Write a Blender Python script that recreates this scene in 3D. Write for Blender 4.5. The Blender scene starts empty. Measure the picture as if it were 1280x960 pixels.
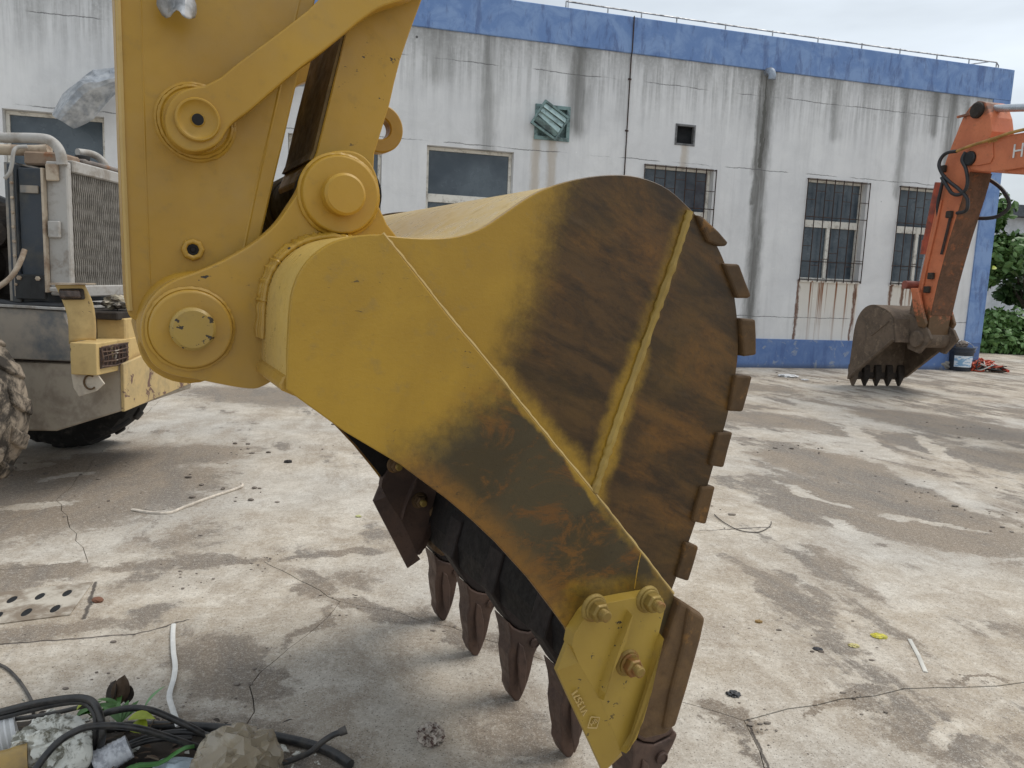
import bpy, bmesh, math, random
from mathutils import Vector, Matrix, noise as mn
from math import sin, cos, pi, radians as R
random.seed(7)
SC = bpy.context.scene
COL = SC.collection
# ---------------------------------------------------------------- camera
cam = bpy.data.cameras.new('camera'); cam.lens = 27.0; cam.sensor_width = 36.0
cam.clip_start = 0.05; cam.clip_end = 2000
co = bpy.data.objects.new('camera', cam); COL.objects.link(co); SC.camera = co
co.matrix_world = Matrix(((0.9991475, -0.0412828, 0, 0), (0.0055742, 0.1349088, -0.9908423, 0),
                          (0.0409047, 0.9899977, 0.1350239, 1.55), (0, 0, 0, 1)))
# ---------------------------------------------------------------- sky, sun, exposure
SUN_EL, SUN_AZ = R(60), R(70)      # azimuth clockwise from +Y
wd = bpy.data.worlds.new('World'); SC.world = wd; wd.use_nodes = True
nt = wd.node_tree; bg = nt.nodes['Background']
sky = nt.nodes.new('ShaderNodeTexSky'); sky.sky_type = 'NISHITA'; sky.sun_disc = False
sky.sun_elevation = SUN_EL; sky.sun_rotation = SUN_AZ; sky.dust_density = 3.0; sky.air_density = 1.2
tc = nt.nodes.new('ShaderNodeTexCoord')
mp = nt.nodes.new('ShaderNodeMapping'); mp.inputs['Scale'].default_value = (1.6, 1.6, 7.0)
nz = nt.nodes.new('ShaderNodeTexNoise'); nz.inputs['Scale'].default_value = 1.6; nz.inputs['Detail'].default_value = 5
nz.inputs['Roughness'].default_value = .5
cr = nt.nodes.new('ShaderNodeMapRange'); cr.inputs[1].default_value = .25; cr.inputs[2].default_value = .75
cr.inputs[3].default_value = 4.9; cr.inputs[4].default_value = 8.2
cc = nt.nodes.new('ShaderNodeVectorMath'); cc.operation = 'SCALE'; cc.inputs[0].default_value = (.885, .96, 1.03)
mx = nt.nodes.new('ShaderNodeMix'); mx.data_type = 'RGBA'; mx.inputs[0].default_value = .86
L = nt.links.new
L(tc.outputs['Generated'], mp.inputs[0]); L(mp.outputs[0], nz.inputs['Vector']); L(nz.outputs[0], cr.inputs[0])
L(cr.outputs[0], cc.inputs['Scale']); L(sky.outputs[0], mx.inputs[6]); L(cc.outputs[0], mx.inputs[7])
L(mx.outputs[2], bg.inputs[0]); bg.inputs[1].default_value = .1
sl = bpy.data.lights.new('sun', 'SUN'); sl.energy = 1.35; sl.angle = R(26); sl.color = (1, .95, .87)
so = bpy.data.objects.new('sun', sl); COL.objects.link(so)
sd = Vector((sin(SUN_AZ) * cos(SUN_EL), cos(SUN_AZ) * cos(SUN_EL), sin(SUN_EL)))
so.rotation_euler = sd.to_track_quat('Z', 'Y').to_euler(); so.location = (0, 0, 30)
vs = SC.view_settings; vs.view_transform = 'Standard'; vs.look = 'None'; vs.exposure = 0.44; vs.gamma = 1
# ---------------------------------------------------------------- helpers: objects
LOC = {}
def empty(name, loc=(0, 0, 0), rz=0, label=None, cat=None, group=None, kind=None):
    o = bpy.data.objects.new(name, None); COL.objects.link(o); o.location = loc; o.rotation_euler = (0, 0, rz)
    o.empty_display_size = .2
    tag(o, label, cat, group, kind); LOC[o] = Vector(loc)
    return o
def tag(o, label=None, cat=None, group=None, kind=None):
    for k, v in (('label', label), ('category', cat), ('group', group), ('kind', kind)):
        if v: o[k] = v
    return o
def obj(name, bm, mat, parent=None, smooth=None, bevel=0, world=False, top=False, seg=1):
    """link a bmesh as ONE mesh object. world: shift by the root's location; top: origin at the base"""
    me = bpy.data.meshes.new(name)
    if world:
        bmesh.ops.translate(bm, verts=bm.verts, vec=-LOC[parent])
    off = Vector((0, 0, 0))
    if top and bm.verts:
        xs = [v.co for v in bm.verts]
        off = Vector((sum(p.x for p in xs) / len(xs), sum(p.y for p in xs) / len(xs), min(p.z for p in xs)))
        bmesh.ops.translate(bm, verts=bm.verts, vec=-off)
    bm.to_mesh(me); bm.free()
    for m in (mat if isinstance(mat, (list, tuple)) else [mat]): me.materials.append(m)
    o = bpy.data.objects.new(name, me); COL.objects.link(o); o.location = off
    if parent:
        o.parent = parent
        LOC[o] = LOC.get(parent, Vector((0, 0, 0)))
    if smooth is not None:
        me.shade_smooth(); me.set_sharp_from_angle(angle=smooth)
    if bevel:
        md = o.modifiers.new('bevel', 'BEVEL'); md.width = bevel; md.segments = seg; md.limit_method = 'ANGLE'
        md.angle_limit = R(35); md.harden_normals = False
    return o
def nb(): return bmesh.new()
def prism(bm, poly, y0, y1):
    """polygon in x,z extruded along y"""
    a = [bm.verts.new((p[0], y0, p[1])) for p in poly]; b = [bm.verts.new((p[0], y1, p[1])) for p in poly]
    n = len(poly); fs = [bm.faces.new(a), bm.faces.new(b[::-1])]
    for i in range(n): fs.append(bm.faces.new((a[i], b[i], b[(i + 1) % n], a[(i + 1) % n])))
    bmesh.ops.recalc_face_normals(bm, faces=fs); return bm
def vprism(bm, poly, z0, z1):
    """polygon in x,y extruded along z"""
    a = [bm.verts.new((p[0], p[1], z0)) for p in poly]; b = [bm.verts.new((p[0], p[1], z1)) for p in poly]
    n = len(poly); fs = [bm.faces.new(a), bm.faces.new(b[::-1])]
    for i in range(n): fs.append(bm.faces.new((a[i], b[i], b[(i + 1) % n], a[(i + 1) % n])))
    bmesh.ops.recalc_face_normals(bm, faces=fs); return bm
def xprism(bm, poly, x0, x1):
    a = [bm.verts.new((x0, p[0], p[1])) for p in poly]; b = [bm.verts.new((x1, p[0], p[1])) for p in poly]
    n = len(poly); fs = [bm.faces.new(a), bm.faces.new(b[::-1])]
    for i in range(n): fs.append(bm.faces.new((a[i], b[i], b[(i + 1) % n], a[(i + 1) % n])))
    bmesh.ops.recalc_face_normals(bm, faces=fs); return bm
def box(bm, x0, x1, y0, y1, z0, z1):
    return vprism(bm, [(x0, y0), (x1, y0), (x1, y1), (x0, y1)], z0, z1)
def sheet(bm, prof, y0, y1, t):
    """open profile in x,z swept along y, thickness t to the left of travel"""
    n = len(prof); inn = []
    for i in range(n):
        p = Vector(prof[max(i - 1, 0)]); q = Vector(prof[min(i + 1, n - 1)]); d = (q - p).normalized()
        inn.append((prof[i][0] - d.y * t, prof[i][1] + d.x * t))
    return prism(bm, list(prof) + inn[::-1], y0, y1)
def spline(pts, n=6):
    P = [Vector(p) for p in pts]; out = []
    for i in range(len(P) - 1):
        p0 = P[max(i - 1, 0)]; p1 = P[i]; p2 = P[i + 1]; p3 = P[min(i + 2, len(P) - 1)]
        for k in range(n):
            t = k / n
            out.append(.5 * ((2 * p1) + (p2 - p0) * t + (2 * p0 - 5 * p1 + 4 * p2 - p3) * t * t + (3 * p1 - p0 - 3 * p2 + p3) * t ** 3))
    out.append(P[-1]); return out
def tube(bm, pts, r, seg=8, flat=1.0):
    P = [Vector(p) for p in pts]; n = len(P); rings = []
    nrm = None
    for i in range(n):
        d = (P[min(i + 1, n - 1)] - P[max(i - 1, 0)])
        if d.length < 1e-9: d = Vector((0, 0, 1))
        d.normalize()
        if nrm is None:
            nrm = d.cross(Vector((0, 0, 1)));
            if nrm.length < 1e-3: nrm = d.cross(Vector((1, 0, 0)))
        nrm = (nrm - d * nrm.dot(d)).normalized(); bn = d.cross(nrm)
        rr = r[i] if isinstance(r, (list, tuple)) else r
        rings.append([bm.verts.new(P[i] + nrm * (rr * cos(2 * pi * k / seg)) + bn * (rr * flat * sin(2 * pi * k / seg))) for k in range(seg)])
    for i in range(n - 1):
        for k in range(seg):
            bm.faces.new((rings[i][k], rings[i][(k + 1) % seg], rings[i + 1][(k + 1) % seg], rings[i + 1][k]))
    bm.faces.new(rings[0][::-1]); bm.faces.new(rings[-1]); return bm
def lathe(bm, c, prof, seg=40, axis='y'):
    """profile [(radius, along axis)] about an axis through c; c is the full 3-D centre"""
    rings = []
    for r, h in prof:
        ring = []
        for k in range(seg):
            a = 2 * pi * k / seg
            if axis == 'y': p = (c[0] + r * cos(a), c[1] + h, c[2] + r * sin(a))
            elif axis == 'x': p = (c[0] + h, c[1] + r * cos(a), c[2] + r * sin(a))
            else: p = (c[0] + r * cos(a), c[1] + r * sin(a), c[2] + h)
            ring.append(bm.verts.new(p))
        rings.append(ring)
    fs = []
    for i in range(len(rings) - 1):
        for k in range(seg):
            fs.append(bm.faces.new((rings[i][k], rings[i][(k + 1) % seg], rings[i + 1][(k + 1) % seg], rings[i + 1][k])))
    fs.append(bm.faces.new(rings[0])); fs.append(bm.faces.new(rings[-1]))
    bmesh.ops.recalc_face_normals(bm, faces=fs); return bm
def circ(c, r, a0, a1, n): return [(c[0] + r * cos(R(a0 + (a1 - a0) * i / n)), c[1] + r * sin(R(a0 + (a1 - a0) * i / n))) for i in range(n + 1)]
def smooth2(pts, n=4): return [(p.x, p.y) for p in (Vector((q.x, q.y)) for q in spline([(x, z, 0) for x, z in pts], n))]
def blob(bm, c, r, sub=3, amp=.3, freq=3., seed=0, squash=1., sharp=True):
    """crumpled lump"""
    g = bmesh.ops.create_icosphere(bm, subdivisions=sub, radius=1.)
    for v in g['verts']:
        d = v.co.normalized(); s = d * freq + Vector((seed, seed * .7, -seed))
        h = mn.fractal(s, .9, 2.1, 4) if not sharp else -abs(mn.noise(s)) * 1.6 - .7 * abs(mn.noise(s * 2.3)) + .5
        d = d * (1 + amp * h)
        v.co = Vector((c[0] + d.x * r[0], c[1] + d.y * r[1], c[2] + d.z * r[2] * squash))
    return bm
# ---------------------------------------------------------------- helpers: materials
class T:
    def __init__(s, name, rough=.5, metal=0., spec=.5, col=None):
        s.m = bpy.data.materials.new(name); s.m.use_nodes = True; s.t = s.m.node_tree
        s.b = s.t.nodes['Principled BSDF']; s.b.inputs['Roughness'].default_value = rough
        s.b.inputs['Metallic'].default_value = metal; s.b.inputs['Specular IOR Level'].default_value = spec
        if col: s.b.inputs['Base Color'].default_value = (*col, 1)
    def n(s, k): return s.t.nodes.new('ShaderNode' + k)
    def set(s, sock, v):
        if isinstance(v, bpy.types.NodeSocket): s.t.links.new(v, sock)
        elif isinstance(v, (tuple, list)) and len(v) == 3 and sock.type == 'RGBA': sock.default_value = (*v, 1)
        else: sock.default_value = v
    def co(s): return s.n('TexCoord').outputs['Object']
    def vm(s, op, a, b=None):
        x = s.n('VectorMath'); x.operation = op; s.set(x.inputs[0], a)
        if b is not None: s.set(x.inputs['Scale'] if op == 'SCALE' else x.inputs[1], b)
        return x.outputs['Value'] if op in ('DOT_PRODUCT', 'LENGTH', 'DISTANCE') else x.outputs[0]
    def ma(s, op, a, b=0., clamp=False):
        x = s.n('Math'); x.operation = op; x.use_clamp = clamp; s.set(x.inputs[0], a); s.set(x.inputs[1], b); return x.outputs[0]
    def noise(s, v, scale=5., det=4., ro=.55, dist=0., col=False):
        x = s.n('TexNoise'); s.set(x.inputs['Vector'], v); x.inputs['Scale'].default_value = scale
        x.inputs['Detail'].default_value = det; x.inputs['Roughness'].default_value = ro; x.inputs['Distortion'].default_value = dist
        return x.outputs[1] if col else x.outputs[0]
    def vor(s, v, scale=5., feat='F1', rnd=1.):
        x = s.n('TexVoronoi'); x.feature = feat; s.set(x.inputs['Vector'], v); x.inputs['Scale'].default_value = scale
        x.inputs['Randomness'].default_value = rnd; return x.outputs['Distance']
    def map(s, v, sc=(1, 1, 1), loc=(0, 0, 0), rot=(0, 0, 0)):
        x = s.n('Mapping'); s.set(x.inputs[0], v); x.inputs['Scale'].default_value = sc; x.inputs['Location'].default_value = loc
        x.inputs['Rotation'].default_value = rot; return x.outputs[0]
    def ss(s, x, lo, hi, a=0., b=1.):
        q = s.n('MapRange'); q.interpolation_type = 'SMOOTHSTEP'; s.set(q.inputs[0], x)
        for i, v in enumerate((lo, hi, a, b)): q.inputs[i + 1].default_value = v
        return q.outputs[0]
    def mix(s, f, a, b, mode='MIX'):
        x = s.n('Mix'); x.data_type = 'RGBA'; x.blend_type = mode
        s.set(x.inputs[0], f); s.set(x.inputs[6], a); s.set(x.inputs[7], b); return x.outputs[2]
    def seg(s, v, A, B):
        A = Vector(A); B = Vector(B); AB = B - A
        d = s.vm('SUBTRACT', v, tuple(A)); t = s.ma('MULTIPLY', s.vm('DOT_PRODUCT', d, tuple(AB)), 1 / AB.length_squared, True)
        x = s.n('VectorMath'); x.operation = 'SCALE'; x.inputs[0].default_value = tuple(AB); s.t.links.new(t, x.inputs['Scale'])
        return s.vm('LENGTH', s.vm('SUBTRACT', d, x.outputs[0]))
    def ell(s, v, A, B, w):
        """1 in the middle of an ellipse laid from A to B on the ground, 0 at its rim"""
        A = Vector((A[0], A[1], 0)); B = Vector((B[0], B[1], 0)); d = B - A; c = (A + B) / 2
        x = s.n('Mapping'); x.vector_type = 'TEXTURE'; s.set(x.inputs[0], v); x.inputs['Location'].default_value = c
        x.inputs['Rotation'].default_value = (0, 0, math.atan2(d.y, d.x)); x.inputs['Scale'].default_value = (d.length * .5 + w * 1.6, w * 2.2, 1)
        g_ = s.n('TexGradient'); g_.gradient_type = 'SPHERICAL'; s.t.links.new(x.outputs[0], g_.inputs[0]); return g_.outputs[1]
    def sep(s, v):
        x = s.n('SeparateXYZ'); s.set(x.inputs[0], v); return x.outputs
    def comb(s, a, b, c):
        x = s.n('CombineXYZ')
        for i, q in enumerate((a, b, c)): s.set(x.inputs[i], q)
        return x.outputs[0]
    def out(s, col=None, rough=None, bump=None, bs=.3, bd=.01, metal=None):
        if col is not None: s.set(s.b.inputs['Base Color'], col)
        if rough is not None: s.set(s.b.inputs['Roughness'], rough)
        if metal is not None: s.set(s.b.inputs['Metallic'], metal)
        if bump is not None:
            x = s.n('Bump'); x.inputs['Strength'].default_value = bs; x.inputs['Distance'].default_value = bd
            s.set(x.inputs['Height'], bump); s.t.links.new(x.outputs[0], s.b.inputs['Normal'])
        return s.m
def simple(name, col, rough=.6, metal=0., var=.25, scale=8., bs=.15, bd=.005, spec=.5, col2=None):
    t = T(name, rough, metal, spec); v = t.co(); f = t.noise(v, scale, 5, .6)
    c2 = col2 or tuple(c * (1 - var) for c in col)
    return t.out(t.mix(t.ss(f, .35, .65), col, c2), t.ss(f, .2, .8, max(rough - .1, .05), min(rough + .1, 1)), t.noise(v, scale * 4, 3), bs, bd)
def worn(name, col, dirt, amount=.5, rough=.5, scale=6., rust=None, bs=.25, metal=0.):
    """paint with dirt film and rust chips"""
    t = T(name, rough, metal); v = t.co(); f = t.noise(v, scale, 6, .62, .4); g = t.noise(v, scale * 5, 4, .6)
    c = t.mix(t.ss(t.ma('ADD', f, t.ma('MULTIPLY', g, .3)), .75 - amount * .4, .95 - amount * .25), col, dirt)
    if rust:
        h = t.noise(t.map(v, loc=(3, 7, 1)), scale * 1.7, 7, .66, .6)
        k = t.ss(h, rust[1], rust[1] + .04); c = t.mix(k, c, rust[0])
    return t.out(c, t.ss(f, .3, .7, rough - .08, min(rough + .25, 1)), g, bs, .004)
# ---------------------------------------------------------------- ground material
def ground_mat():
    t = T('dirty_concrete', .85, 0, .3); v = t.co()
    wob = t.vm('SUBTRACT', t.noise(v, 2.2, 6, .68, col=True), (.5, .5, .5))
    wv = t.vm('ADD', v, t.vm('SCALE', wob, .55)); wv = t.vm('MULTIPLY', wv, (1, 1, 0))
    n1 = t.noise(v, .9, 7, .66, .5)
    st = t.noise(t.map(t.map(v, rot=(0, 0, R(-17))), (1.5, .42, 1)), 1.6, 7, .68, .3)
    dark = None
    DK = [([(-3.971,4.151),(-2.529,5.426)], .55, 1.5), ([(-3.465,5.625),(-2.32,6.472)], .3, 1.2), ([(-2.752,3.497),(-2.123,3.708)], .14, 1.2), ([(-2.278,3.004),(-1.59,3.157)], .06, 1.1),  # first strokes: brown dirt with the loader's shade painted in
          ([(-1.63,3.1),(-1.276,3.903)], .10, 1.1), ([(-1.262,3.037),(-0.836,2.553)], .13, 1), ([(-0.82,3.505),(-0.24,3.242)], .065, 1.1), ([(-0.319,3.316),(0.242,2.926)], .05, 1), ([(-1.907,3.889),(-1.2,3.934)], .07, 1), ([(-0.945,3.772),(-0.596,3.653)], .08, .8), ([(2.278,6.192),(3.119,4.6)], .36, 1.4), ([(2.558,7.461),(3.434,5.89)], .34, 1.3),
          ([(2.846,6.283),(3.335,4.625)], .25, 1), ([(4.88,10.043),(5.83,8.583)], .42, 1.7), ([(2.66,9.283),(3.514,8.946)], .42, 1), ([(0.694,2.694),(0.939,2.566)], .045, 1.3),
          ([(1.26,2.76),(1.577,2.842)], .035, 1.3), ([(1.875,4.595),(1.976,4.146)], .06, 1.), ([(1.343,2.636),(1.626,2.375)], .1, .8), ([(1.871,5.931),(2.419,6.215)], .16, 1),
          ([(-4.102,9.738),(-1.986,9.004)], .45, 1), ([(-1.3,3.911),(-0.619,4.187)], .045, 1), ([(-1.535,2.188),(-0.476,2.217)], .2, 1), ([(4.599,7.849),(5.115,6.93)], .4, .9),
          ([(3.153,12.534),(4.473,11.822)], .4, .8), ([(-1.252,3.894),(-0.749,3.447)], .05, 1.1), ([(-1.29,3.948),(-2.668,3.648)], .05, .9), ([(-0.643,4.197),(1.721,4.884)], .02, .8), ([(0.211,2.957),(0.682,2.71)], .025, 1), ([(1.083,2.691),(1.313,2.775)], .012, 1), ([(1.609,2.874),(2.182,2.968)], .012, .9), ([(-0.774,3.472),(-0.9,2.896)], .028, .8), ([(-0.9,2.896),(-0.889,2.575)], .04, 1), ([(0.891,2.598),(0.876,2.285)], .02, .8), ([(-2.946,4.854),(-3.416,6.39)], .06, .8), ([(-0.191,2.682),(0.26,2.327)], .22, .5), ([(-1.826,3.898),(-1.856,4.742)], .2, .5)]
    for ab, w, s in DK:
        k = t.ma('MULTIPLY', t.ell(wv, ab[0], ab[1], w), s * 1.6)
        dark = k if dark is None else t.ma('MAXIMUM', dark, k)
    lite = None
    LT = [([(2.138,6.17),(2.561,5.35)], .035, 1), ([(2.623,5.359),(3.232,4.946)], .03, 1), ([(2.137,5.292),(2.512,4.393)], .03, .9), ([(1.781,5.243),(1.769,4.441)], .04, 1), ([(4.616,8.698),(4.135,6.767)], .05, 1), ([(-3.376,5.29),(-3.018,5.578)], .04, .9), ([(-3.212,4.556),(-2.752,4.882)], .03, .9), ([(-3.79,5.57),(-3.534,5.74)], .05, .8), ([(4.036,9.062),(3.549,7.127)], .07, 1), ([(3.507,6.961),(3.602,5.697)], .1, 1), ([(1.384,5.009),(1.649,3.995)], .06, 1), ([(1.297,4.386),(1.126,3.033)], .035, .8),
          ([(1.769,4.441),(3.129,4.464)], .05, .7), ([(-2.117,3.808),(-1.955,3.919)], .06, 1), ([(-1.678,3.493),(-1.191,3.641)], .14, .9), ([(2.58,8.054),(3.885,8.108)], .12, 1),
          ([(-0.255,2.964),(-0.159,2.999)], .012, 1), ([(-0.087,2.641),(0.012,2.692)], .012, 1), ([(0.071,2.323),(0.188,2.361)], .012, 1), ([(-1.026,4.688),(-0.859,5.937)], .25, .6),
          ([(-2.17,3.248),(-1.955,3.373)], .07, 1), ([(1.419,2.494),(1.902,2.73)], .03, .7), ([(-2.538,3.817),(-2.283,3.881)], .05, 1)]
    for ab, w, s in LT:
        k = t.ma('MULTIPLY', t.ell(wv, ab[0], ab[1], w), s * 1.6)
        lite = k if lite is None else t.ma('MAXIMUM', lite, k)
    # broad procedural soiling away from the dark strokes
    xr = t.ss(t.sep(v)[0], .5, 3., 0, .06); broad = t.ss(t.ma('ADD', xr, t.ma('ADD', t.ma('MULTIPLY', n1, .5), t.ma('MULTIPLY', st, .55))), .49, .69, 0, .80)
    fine = t.noise(v, 26, 5, .7)
    mid = t.noise(v, 6.5, 6, .7, .4)
    m = t.ma('ADD', t.ma('MAXIMUM', t.ma('MULTIPLY', t.ma('MINIMUM', dark, 1.), .82), broad), t.ma('MULTIPLY', t.ma('SUBTRACT', mid, .5), 1.15))
    m = t.ma('SUBTRACT', m, t.ma('MULTIPLY', t.ma('MINIMUM', lite, 1.), 1.0))
    m = t.ma('ADD', m, t.ma('MULTIPLY', t.ma('SUBTRACT', fine, .5), .35))
    fl = t.noise(v, 9, 9, .82, .3); soil = t.ma('ADD', t.ma('MULTIPLY', t.ss(m, .10, .78), .62), t.ma('MULTIPLY', t.ss(t.ma('ADD', m, t.ma('MULTIPLY', t.ma('SUBTRACT', fl, .5), .9)), .40, .56), .38))
    base = t.mix(t.ss(t.ma('ADD', t.ma('MULTIPLY', mid, .5), t.ma('MULTIPLY', t.noise(t.map(v, loc=(7, 3, 0)), 2.4, 8, .72, .6), .5)), .40, .62), (.43, .36, .275), (.66, .60, .51))
    base = t.mix(t.ss(t.noise(v, .5, 3), .4, .65), base, t.mix(.5, base, (.47, .47, .455)))
    dirt = t.mix(t.ss(st, .38, .62), (.215, .168, .122), (.15, .128, .108))
    dirt = t.mix(t.ss(t.noise(v, 3.1, 6, .7), .55, .72), dirt, (.1, .088, .076))
    c = t.mix(t.ma('MULTIPLY', soil, .93), base, dirt)
    # thin film over everything, pits, aggregate
    c = t.mix(t.ss(t.noise(t.map(t.map(v, rot=(0, 0, R(-10))), (1.4, .6, 1), loc=(4, 9, 0)), 2.0, 9, .8, .4), .46, .62, 0, .55), c, (.285, .225, .165))
    sp = t.vor(v, 85); gv = t.noise(v, 42, 6, .85); c = t.mix(t.ss(gv, .40, .58, .22, 0), c, (.20, .165, .13)); c = t.mix(t.ss(gv, .50, .66, 0, .38), c, (.72, .68, .61)); c = t.mix(t.ss(sp, .12, .26, .7, 0), c, (.10, .085, .07)); c = t.mix(t.ss(t.vor(t.map(v, loc=(3, 1, 0)), 38), .07, .15, .75, 0), c, (.085, .07, .06)); c = t.mix(t.ss(t.noise(t.map(v, loc=(1, 6, 2)), 70, 4, .8), .54, .66, 0, .45), c, (.20, .165, .13))
    sp2 = t.vor(t.map(v, loc=(2, 5, 0)), 15); big = t.ss(sp2, .035, .075, .8, 0); c = t.mix(big, c, (.07, .06, .05))
    c = t.mix(t.ss(t.noise(v, 150, 3, .8), .53, .68, 0, .5), c, (.70, .67, .61))
    # hair cracks that die out inside a slab, and tyre-polish arcs
    cw = t.vm('ADD', v, t.vm('SCALE', t.vm('SUBTRACT', t.noise(v, 5, 4, .7, col=True), (.5, .5, .5)), .07)); cw = t.vm('MULTIPLY', cw, (1, 1, 0))
    ck = None
    for ab, w in [([(-2.243,2.868),(-1.55,3.062)], .006), ([(-1.559,3.061),(-1.388,3.216)], .004), ([(1.247,4.775),(1.737,4.903)], .007), ([(0.907,2.604),(0.884,2.326)], .005),
                  ([(0.884,2.326),(0.888,2.134)], .005), ([(-1.991,3.577),(-1.841,3.197)], .008), ([(-1.53,9.121),(3.221,8.405)], .006)]:
        d = t.seg(cw, (*ab[0], 0), (*ab[1], 0)); k = t.ss(d, w * .5, w * 1.6, 1, 0); ck = k if ck is None else t.ma('MAXIMUM', ck, k)
    c = t.mix(t.ma('MULTIPLY', ck, .85), c, (.06, .05, .045))
    h = t.ma('ADD', t.ma('MULTIPLY', fine, .5), t.ma('MULTIPLY', t.noise(v, 120, 3, .7), .35))
    h = t.ma('SUBTRACT', h, t.ma('MULTIPLY', ck, 1.2)); h = t.ma('SUBTRACT', h, big)
    return t.out(c, t.ss(soil, 0, 1, .8, .92), h, .55, .006)
GM = ground_mat()
g = nb(); vprism(g, [(-60, -25), (160, -25), (160, 260), (-60, 260)], -.3, -.022)
ground = obj('ground', g, GM); tag(ground, kind='structure')
# slabs: a planar partition along the real joints
def jag(pts, seed, amp=.018, step=.12):
    rnd = random.Random(seed); out = []
    for i in range(len(pts) - 1):
        a = Vector(pts[i]); b = Vector(pts[i + 1]); n = max(1, min(40, int((b - a).length / step))); nn = Vector((-(b - a).y, (b - a).x)).normalized()
        for k in range(n):
            p = a.lerp(b, k / n); 
            if k: p = p + nn * rnd.uniform(-amp, amp)
            out.append((p.x, p.y))
    out.append(tuple(pts[-1])); return out
j5w = jag([(-28, 4.6)] + [(-2.533,3.685),(-2.168,3.825),(-1.826,3.898),(-1.287,3.936)], 1)
j5e = jag([(-1.287,3.936),(-1.016,4.052),(-0.645,4.21),(0.332,4.522),(1.274,4.778),(1.941,4.913),(3.714,5.356)] + [(38, 5.6)], 2)
j4 = jag([(-1.287,3.936),(-1.159,3.825),(-0.774,3.472),(-0.553,3.404),(-0.166,3.21),(0.211,2.957),(0.682,2.71),(0.891,2.598)], 3, .012, .08)
j3 = jag([(0.891,2.598),(1.083,2.691),(1.313,2.775),(1.609,2.874),(2.147,2.966)] + [(38, 3.4)], 4)
j3b = jag([(0.891,2.598),(0.89,2.413),(0.861,2.225)] + [(1.1, -9)], 5)
j8 = jag([(-0.774,3.472),(-0.815,3.19),(-0.9,2.896),(-0.935,2.692),(-0.861,2.526)] + [(-1.0, -9)], 6, .012, .08)
j9 = jag([(-2.168,3.825),(-2.946,4.854),(-3.416,6.39),(-4.062,8.759)] + [(-4.6, 13.5)], 7)
j1 = jag([(6.166,15.987),(6.781,13.346),(7.297,10.822)] + [(38, 9.2)], 8)
i110 = min(range(len(j5w)), key=lambda i: (Vector(j5w[i]) - Vector([(-2.168,3.825)][0])).length)
i425 = min(range(len(j4)), key=lambda i: (Vector(j4[i]) - Vector([(-0.774,3.472)][0])).length)
R_ = lambda l: l[::-1]
faces = [
    j5w[:i110 + 1] + j9[1:] + [(-28, 10)],                                         # far left
    R_(j9) + j5w[i110 + 1:] + j5e[1:] + R_(j1)[0:] + [],                           # middle, to the building
    j1 + [(38, 40), (12, 30), (6.5, 15.9)],                                         # far right beyond the long joint
    R_(j4) + j5e[1:] + R_(j3)[:-1],                                                # strip between the two joints
    j5w + j4[1:i425 + 1] + j8[1:] + [(-28, -9)],                                    # left foreground
    R_(j8) + j4[i425 + 1:] + j3b[1:],                                               # centre foreground
    R_(j3b) + j3[1:] + [(38, -9)],                                                 # right foreground
]
def inset(poly, d):
    n = len(poly); A = sum(poly[i][0] * poly[(i + 1) % n][1] - poly[(i + 1) % n][0] * poly[i][1] for i in range(n)); s = 1 if A > 0 else -1
    out = []
    for i in range(n):
        a = Vector(poly[i - 1]); b = Vector(poly[i]); c = Vector(poly[(i + 1) % n])
        e = (b - a).normalized() if (b - a).length > 1e-6 else (c - b).normalized(); f = (c - b).normalized() if (c - b).length > 1e-6 else e
        m = Vector((-(e + f).y, (e + f).x)); m = m.normalized() if m.length > 1e-6 else Vector((-e.y, e.x))
        out.append((b.x + s * m.x * d, b.y + s * m.y * d))
    return out
for i, f in enumerate(faces):
    q = [f[0]]
    for p in f[1:]:
        if (Vector(p) - Vector(q[-1])).length > 1e-4: q.append(p)
    if (Vector(q[0]) - Vector(q[-1])).length < 1e-4: q.pop()
    b = nb(); vprism(b, inset(q, .002), -.018, [0, -.001, -.002, .001, 0, .001, -.001][i])
    obj('concrete_slab', b, GM, ground)
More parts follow.
